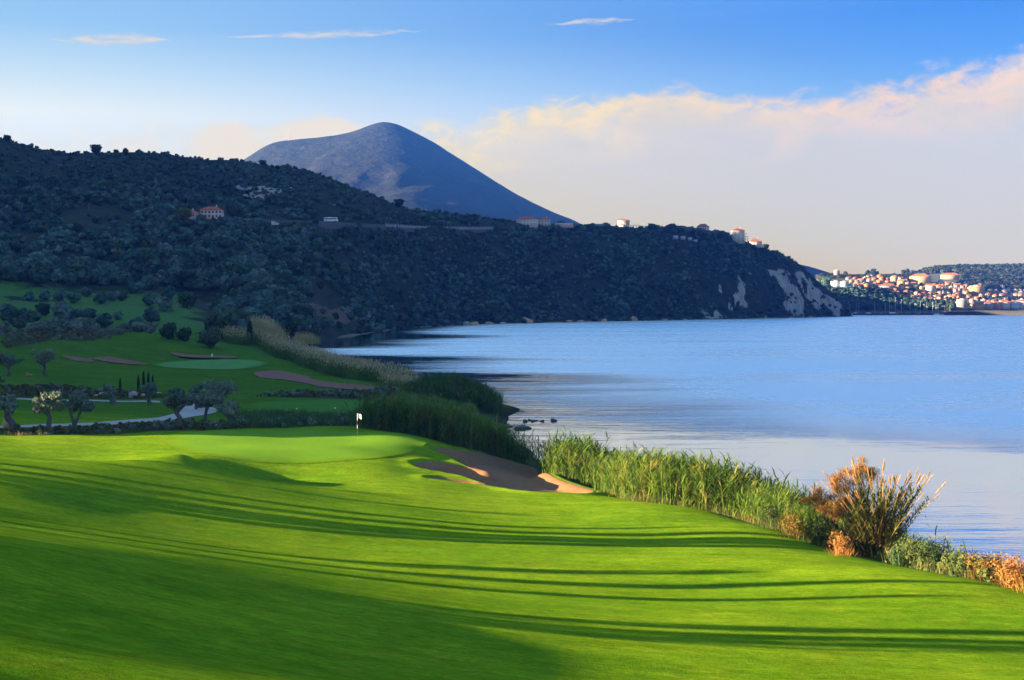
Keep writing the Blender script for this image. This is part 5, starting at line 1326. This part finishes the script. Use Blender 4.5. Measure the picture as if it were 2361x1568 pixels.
while made < 230 and tries < 16000:
    tries += 1
    px_ = rt.uniform(1955, 2420); f = rt.random()
    lo_, hi_ = np.interp(px_, [1955, 2000, 2080, 2130, 2190, 2420], [645, 641, 645, 652, 656, 664]), np.interp(px_, [1955, 2000, 2080, 2110, 2160, 2200, 2420], [663, 664, 684, 693, 698, 708, 709])
    py_ = lo_ + (hi_ - lo_) * f
    w, h = rt.uniform(7.5, 13), rt.uniform(5, 8.5)
    if not clear(px_, py_, w, h): continue
    sp = town_hit(px_, py_)
    if sp is None: continue
    used.append((px_, py_, w, h)); ci = rt.randrange(6); cn, wm = cols_[ci]
    rk = rt.choice(['hip', 'hip', 'hip', 'gable', 'flat']); fl = rt.choice([1, 2, 2, 3]); ti = rt.randrange(2)
    key = (ci, rk, fl, ti if rk != 'flat' else 0)
    where = 'low on the waterfront slope' if py_ > 690 else ('high up in the town' if py_ < 660 else 'in the middle of the town')
    side_ = 'left part' if px_ < 2150 else 'right part'
    lab = '%s %s house with %s %s, %s' % (cn, {1: 'low', 2: 'two storey', 3: 'tall'}[fl], {'hip': 'hipped red roof', 'gable': 'gabled red roof', 'flat': 'flat roof'}[rk], where, side_)
    rz_ = rad(rt.uniform(-36, 12))
    if key not in proto:
        t = house('town_house', lab, 'house', tuple(sp), rz_, 12.5, 9.5, fl, wm, rk, M_TILE if ti else M_TILE2, 'houses of the town', 3, 3.1, sink=7, rise=3.2); proto[key] = t
    else:
        t = copy_tree(proto[key]); t.location = tuple(sp); t.rotation_euler = (0, 0, rz_)
    k_ = w / FOC * sp.y / 14.0; t.scale = (k_, k_, k_ * rt.uniform(.9, 1.15)); t['label'] = lab; made += 1
# greenery among and above the houses
rs = np.random.RandomState(61)
tp, ts = [], []
for k in range(2600):
    px_ = rs.rand() * 320 + 2095; py_ = 612 + rs.rand() * 62
    if py_ > np.interp(px_, [2095, 2200, 2260, 2420], [634, 655, 668, 672]) or (px_ < 2215 and 632 < py_ < 655 and px_ > 2095): continue
    h = town_hit(px_, py_)
    if h is not None: tp.append((h.x, h.y, h.z - .5)); ts.append(8 + 8 * rs.rand())
for k in range(700):
    px_ = 2130 + rs.rand() * 300; i = int(np.argmin((tcx - px_) ** 2)); r_ = 66 + rs.randint(5)
    tp.append((tx[r_, i], td[r_, i], tz[r_, i] - .5)); ts.append(9 + 8 * rs.rand())
M_PINEW = leaf_mat('pinewood_leaves', (.030, .045, .018), (.065, .075, .03), .2, scale=.04)
B_PINE = [bush_data(900 + i, 160, .28, M_PINEW) for i in range(3)]
for k in range(1300):
    px_ = 1890 + rs.rand() * 250; i = int(np.argmin((tcx - px_) ** 2)); r_ = 40 + rs.randint(31)
    tp.append((tx[r_, i], td[r_, i], tz[r_, i] - .4)); ts.append(3 + 5 * rs.rand() ** 2)
scatter('hilltop_pinewood', np.array(tp), np.array(ts), B_PINE, .1, 6)
tp, ts = [], []
for k in range(2000):
    px_ = 1890 + rs.rand() * 310; py_ = 645 + rs.rand() * 71
    a_ = np.interp(px_, [1890, 1915, 1920, 1985, 2030, 2075, 2110, 2150, 2200], [640, 640, 668, 668, 672, 686, 694, 697, 703])
    if py_ < a_: continue
    h = town_hit(px_, py_)
    if h is not None: tp.append((h.x, h.y, h.z - .5)); ts.append(6 + 7 * rs.rand())
scatter('quayside_wood', np.array(tp), np.array(ts), B_SCRUB, .1, 7)
for k in range(46):
    px_ = 1960 + rs.rand() * 440; py_ = np.interp(px_, [1960, 2080, 2190, 2420], [650, 655, 668, 676]) + rs.rand() * 30
    sp = town_hit(px_, py_)
    if sp is not None: small_tree('town_tree', 'dark tree between the houses of the town', 'tree', tuple(sp), 9 + 5 * rs.rand(), 'trees among the houses', dat=rs.choice(np.array(B_PINE, dtype=object)))
for px_, s_, lab in [(2003,17,'tall dark tree on the skyline above the left part of the town'),(2012,22,'tallest dark tree on the skyline above the left part of the town'),(2022,14,'tree just right of the tallest skyline tree above the town'),(2084,15,'left tree of the pair on the skyline left of the wooded hill'),(2092,17,'right tree of the pair on the skyline left of the wooded hill'),(1951,14,'small round tree on the skyline right of the grey tower'),(2060,9,'low tree on the skyline between the tall trees and the pair')]:
    i = int(np.argmin((tcx - px_) ** 2)); small_tree('skyline_tree', lab, 'tree', (tx[69, i], td[69, i], tz[69, i] - .5), s_, 'trees on the skyline above the town', dat=B_PINE[0], tall=1.15)
mt = thing('radio_mast', 'thin mast on the skyline above the town', 'mast', (tx[69, 42], td[69, 42], tz[69, 42])); mesh_ob('mast', *tube([(0, 0, -2), (0, 0, 10), (0, 0, 24)], (.6, .5, .3), 5), M_POST, False, mt)
# quays and boats
q0 = [ray(px_, 729, 3168)[0] for px_ in (1962, 2146, 2172, 3000)]
t = thing('harbour_mole', 'low stone mole in front of the moored yachts', 'quay', ((q0[0] + q0[1]) / 2, 3150, 0)); L_ = (q0[1] - q0[0]) / 2
mesh_ob('wall', *box(-L_, L_, -2, 3, -2, 2.6), M_STONE, False, t); mesh_ob('parapet', *box(-L_, L_, 1, 2, 2.603, 4.0), M_STONE, False, t)
t = thing('quay_wall', 'high stone quay below the waterfront houses', 'quay', ((q0[2] + q0[3]) / 2, 3135, 0)); L_ = (q0[3] - q0[2]) / 2
mesh_ob('wall', *box(-L_, L_, -3, 20, -2, 6.2), M_STONE, False, t); mesh_ob('parapet', *box(-L_, L_, -2.6, -1.6, 6.203, 8.6), M_STONE, False, t)
def hull(L, B, H, mat):
    n = 9; V, F = [], []
    for i in range(n):
        s = i / (n - 1); w = B / 2 * (1 - max(0, (s - .45) / .55) ** 2.2) * (.78 + .22 * min(1, s * 4)); sh = H * (1 + .25 * s * s)
        V += [(-L/2 + L * s, -w, sh), (-L/2 + L * s, -w * .75, 0), (-L/2 + L * s, w * .75, 0), (-L/2 + L * s, w, sh)]
    for i in range(n - 1):
        a = i * 4; F += [(a + j, a + 4 + j, a + 5 + j, a + 1 + j) for j in range(3)] + [(a + 3, a + 7, a + 4, a)]
    F += [(0, 1, 2, 3)]
    return data_of('hull', V, F, mat)
M_HW, M_HB, M_HO = plain('white_hull', (.75, .76, .78), .4, .03), plain('blue_hull', (.05, .10, .24), .4, .05), plain('varnished_hull', (.32, .17, .05), .5, .1)
M_ALU = plain('mast_alloy', (.62, .64, .68), .4, .02)
hulls = [hull(15, 4.2, 1.7, m_) for m_ in (M_HW, M_HB, M_HO)]; D_CAB = data_of('cabin', *merge([box(-3.5, 3, -1.2, 1.2, 1.75, 2.7), box(-2.6, 1.4, -1, 1, 2.703, 3.1)]), M_HW)
D_MAST = data_of('mast', *tube([(0, 0, 1.7), (0, 0, 9), (0, 0, 20)], (.24, .2, .13), 6), M_ALU); D_BOOM = data_of('boom', *tube([(0, 0, 3.2), (-3, 0, 3.3), (-6, 0, 3.4)], (.22, .26, .2), 5), M_HB)
for i, (px_, top, hm) in enumerate([(1974,688,0),(1980,690,1),(2017,688,0),(2041,692,0),(2051,686,0),(2065,681,0),(2078,684,1),(2098,692,0),(2110,693,0),(2122,687,0),(2137,690,1),(2150,690,0),(2163,694,0),(2158,688,0),(2178,698,0),(2190,694,0),(2131,696,0)]):
    d = 3168 + (i % 4) * 7; x, y, _ = ray(px_, 724, d); h = metres(721 - top, d)
    lab = '%s hulled yacht, mast number %s from the left along the mole' % (('white', 'blue')[hm], 'one two three four five six seven eight nine ten eleven twelve thirteen fourteen fifteen sixteen seventeen'.split()[sorted([1974,1980,2017,2041,2051,2065,2078,2098,2110,2122,2137,2150,2163,2158,2178,2190,2131]).index(px_)])
    t = thing('sailing_yacht', lab, 'yacht', (x, y, .15), rad(20 + 37 * i), 'yachts moored behind the mole')
    link('hull', hulls[hm], t); link('cabin', D_CAB, t); o = link('mast', D_MAST, t); o.scale = (1, 1, h / 20); link('boom', D_BOOM, t)
for px_, hm, sc, lab in [(2003,2,1.7,'brown wooden boat moored behind the mole, left of most yachts'),(2033,0,1.3,'white motor boat behind the mole, left of the tallest masts'),(2058,0,1.9,'largest white motor yacht behind the mole'),(2092,0,1.2,'white motor boat right of the tallest masts'),(2118,1,1.3,'dark blue motor boat near the end of the mole'),(1972,0,1.5,'white motor boat closest to the headland')]:
    x, y, _ = ray(px_, 724, 3160); t = thing('motor_boat', lab, 'boat', (x, y, .15), rad(5), 'boats moored behind the mole'); t.scale = (sc, sc, sc * 1.1)
    link('hull', hulls[hm], t); link('cabin', D_CAB, t)
# rocks at the foot of the headland
def rock_data(seed, mat, sub=2, rough_=.35):
    bm = bmesh.new(); bmesh.ops.create_icosphere(bm, subdivisions=sub, radius=.5); r = np.random.RandomState(seed); o_ = r.rand(3) * 50
    for v in bm.verts:
        p = np.array(v.co); k = 1 + rough_ * 2 * (vnoise(np.array([p[0] * 2.4 + o_[0] + p[2]]), np.array([p[1] * 2.4 + o_[1] + p[2] * 1.7]), seed)[0] - .5); c = np.sign(p) * np.abs(p) ** .8 * k; v.co = Vector(c)
    me = bpy.data.meshes.new('rock'); bm.to_mesh(me); bm.free(); me.materials.append(mat); return me
M_RKW, M_RKO, M_RKD, M_RKP = plain('pale_rock', (.30, .27, .255), .95, .3, 1.5), plain('orange_rock', (.46, .26, .13), .95, .35, 2.0), plain('wet_rock', (.03, .026, .024), .6, .4, 2.0), plain('pink_rock', (.30, .21, .185), .95, .3, 1.5)
RK = {m_: [rock_data(i, m_) for i in range(3)] for m_ in (M_RKW, M_RKO, M_RKD, M_RKP)}
def rock_at(name, label, loc, size, mat, i=0, rz=0.0, group=None):
    o = link(name, RK[mat][i % 3], None, loc); o.scale = size; o.rotation_euler = (0, 0, rz); return tag(o, label, 'rock', group)
for k, px_ in enumerate([1075, 1092, 1128, 1160, 1215, 1310, 1338, 1388, 1462, 1532, 1580, 1640, 1760, 1822, 1868]):
    yy_ = np.interp(px_, hk, [HC[q][0][0] for q in hk]) + 3; s_ = 4 + 5 * ((k * 37) % 10) / 10
    rock_at('shore_rock', 'pale orange rock at the waterline under the wooded headland', ((px_ - CX) / FOC * yy_, yy_, .4), (s_ * 1.6, s_, s_ * (.6 if k % 4 else 1.3)), M_RKO if k % 3 else M_RKW, k, k, 'rocks along the headland shore')
# rocks in the shallows by the point
for px_, py_, w, h, lab in [(1203,988,44,.55,'longest flat dark rock in the shallows off the reeds'),(1158,984,50,.35,'dark reef close to the reeds, left of the longest flat rock'),(1212,972,12,.4,'small dark rock left in the line of stones off the reed point'),(1232,971,16,.3,'low stone in the middle of the line off the reed point'),(1249,971.5,10,.3,'little stone right of the middle in the line off the reed point'),(1277,971,13,.5,'farthest right stone of the line off the reed point'),(1222,970,8,.35,'smallest stone of the line off the reed point'),(1133,938,26,1.2,'dark boulder at the water foot of the reed point')]:
    x, y, _ = at(px_, py_, 0.0); w = metres(w, y); rock_at('wet_rock', lab, (x, y, 0.02), (w, w * .8, h * 1.3), M_RKD, int(px_), px_ * .1, 'rocks in the shallows')
# boulders along the cart path
for px_, py_, w, h, m_, lab in [(306,918,20,16,M_RKP,'big pinkish boulder with a hollow, between two cypresses'),(238,913,18,11,M_RKW,'pale pinkish boulder pile left of the leaning olive'),(284,913,16,5,M_RKW,'flat cream slab stone beside the first cypress'),(330,915,12,8,M_RKO,'orange stone behind the trunk of the upright olive'),(366,914,14,10,M_RKW,'pale stone at the far bend of the path'),(222,914,10,5,M_RKO,'low yellowish stone left of the boulder pile'),(14,988,14,32,M_RKO,'upright orange stone at the foot of the thick olive'),(20,1000,18,6,M_RKP,'low reddish stones under the thick olive at the left edge'),(64,866,9,7,M_RKO,'orange stone on the far fairway under the silvery olives'),(71,866,5,4,M_RKW,'small white stone beside the orange one on the far fairway'),(110,1002,12,5,M_RKW,'small pale stones at the foot of the single trunk olive'),(615,908,8,4,M_RKW,'small pale stone left in the line of bushes beyond the tee'),(628,909,7,3,M_RKW,'second small pale stone in the line of bushes beyond the tee')]:
    x, y, z = hit(px_, py_); w, h = metres(w, y), metres(h, y); rock_at('boulder', lab, (x, y, z + h * .35), (w, w * .8, h), m_, int(px_), px_ * .37, 'boulders by the cart path')

# ------------------------------------------------------------------ flags and markers
M_PW, M_PB, M_FLAG, M_LOGO = plain('white_pole', (.8, .8, .8), .4, .02), plain('black_pole', (.02, .02, .02), .4, .02), plain('flag_cloth', (.78, .80, .84), .8, .03), plain('flag_emblem', (.10, .28, .55), .8, .05)
def flagstick(px_, py_, top, label, fw, fh, face=0.0):
    x, y, z = hit(px_, py_); H = max(2.1, metres(py_ - top, y)); z += .02
    t = thing('flagstick', label, 'golf flag', (x, y, z), face, 'flags on the greens')
    r_ = .016; cuts = [(0, .42, M_PB), (.42, .82, M_PB), (.82, 1.12, M_PW), (1.12, 1.5, M_PB), (1.5, 2.1, M_PW)]
    for a, b, m_ in cuts:
        k = H / 2.1; mesh_ob('pole_section', *tube([(0, 0, a * k), (0, 0, (a + b) / 2 * k), (0, 0, b * k)], (r_, r_, r_), 8), m_, True, t)
    nx, nz = 12, 8; u, v = np.meshgrid(np.linspace(0, 1, nx), np.linspace(0, 1, nz), indexing='xy')
    X_ = .015 + u * fw; Z_ = H - .02 - (1 - v) * fh - .10 * u * u; Y_ = .07 * np.sin(u * 5.5) * u + .02 * np.sin(v * 4 + u * 3)
    fl = mesh_ob('flag', np.stack([X_, Y_, Z_], -1), grid_faces(nz, nx), M_FLAG, True, t); so = fl.modifiers.new('thickness', 'SOLIDIFY'); so.thickness = .006
    e = mesh_ob('emblem', np.stack([X_[2:6, 3:9], Y_[2:6, 3:9] - .008, Z_[2:6, 3:9]], -1), grid_faces(4, 6), M_LOGO, True, fl)
    a = np.arange(20) / 20 * 2 * np.pi; mesh_ob('cup', np.vstack([np.c_[np.cos(a) * .054, np.sin(a) * .054, 0 * a + .012], np.c_[np.cos(a) * .062, np.sin(a) * .062, 0 * a + .006]]), [(i, (i + 1) % 20, 20 + (i + 1) % 20, 20 + i) for i in range(20)], M_PW, False, t)
    return t
flagstick(824, 1011, 959, 'white flag on a striped pole standing in the nearer green', .36, .40)
flagstick(487, 836, 817, 'white flag on the far green below the dark round trees', .40, .62, .6)
bm = bmesh.new(); bmesh.ops.create_uvsphere(bm, u_segments=12, v_segments=8, radius=.10); me_ = bpy.data.meshes.new('tee_marker'); bm.to_mesh(me_); bm.free(); me_.materials.append(M_PW)
for px_, py_, lab in [(684,945,'back left white tee marker on the tee behind the green'),(693,954,'front left white tee marker on the tee behind the green'),(772,944,'back right white tee marker on the tee behind the green'),(792,954,'front right white tee marker on the tee behind the green')]:
    x, y, z = hit(px_, py_); tag(link('tee_marker', me_, None, (x, y, z + .14)), lab, 'tee marker', 'tee markers')
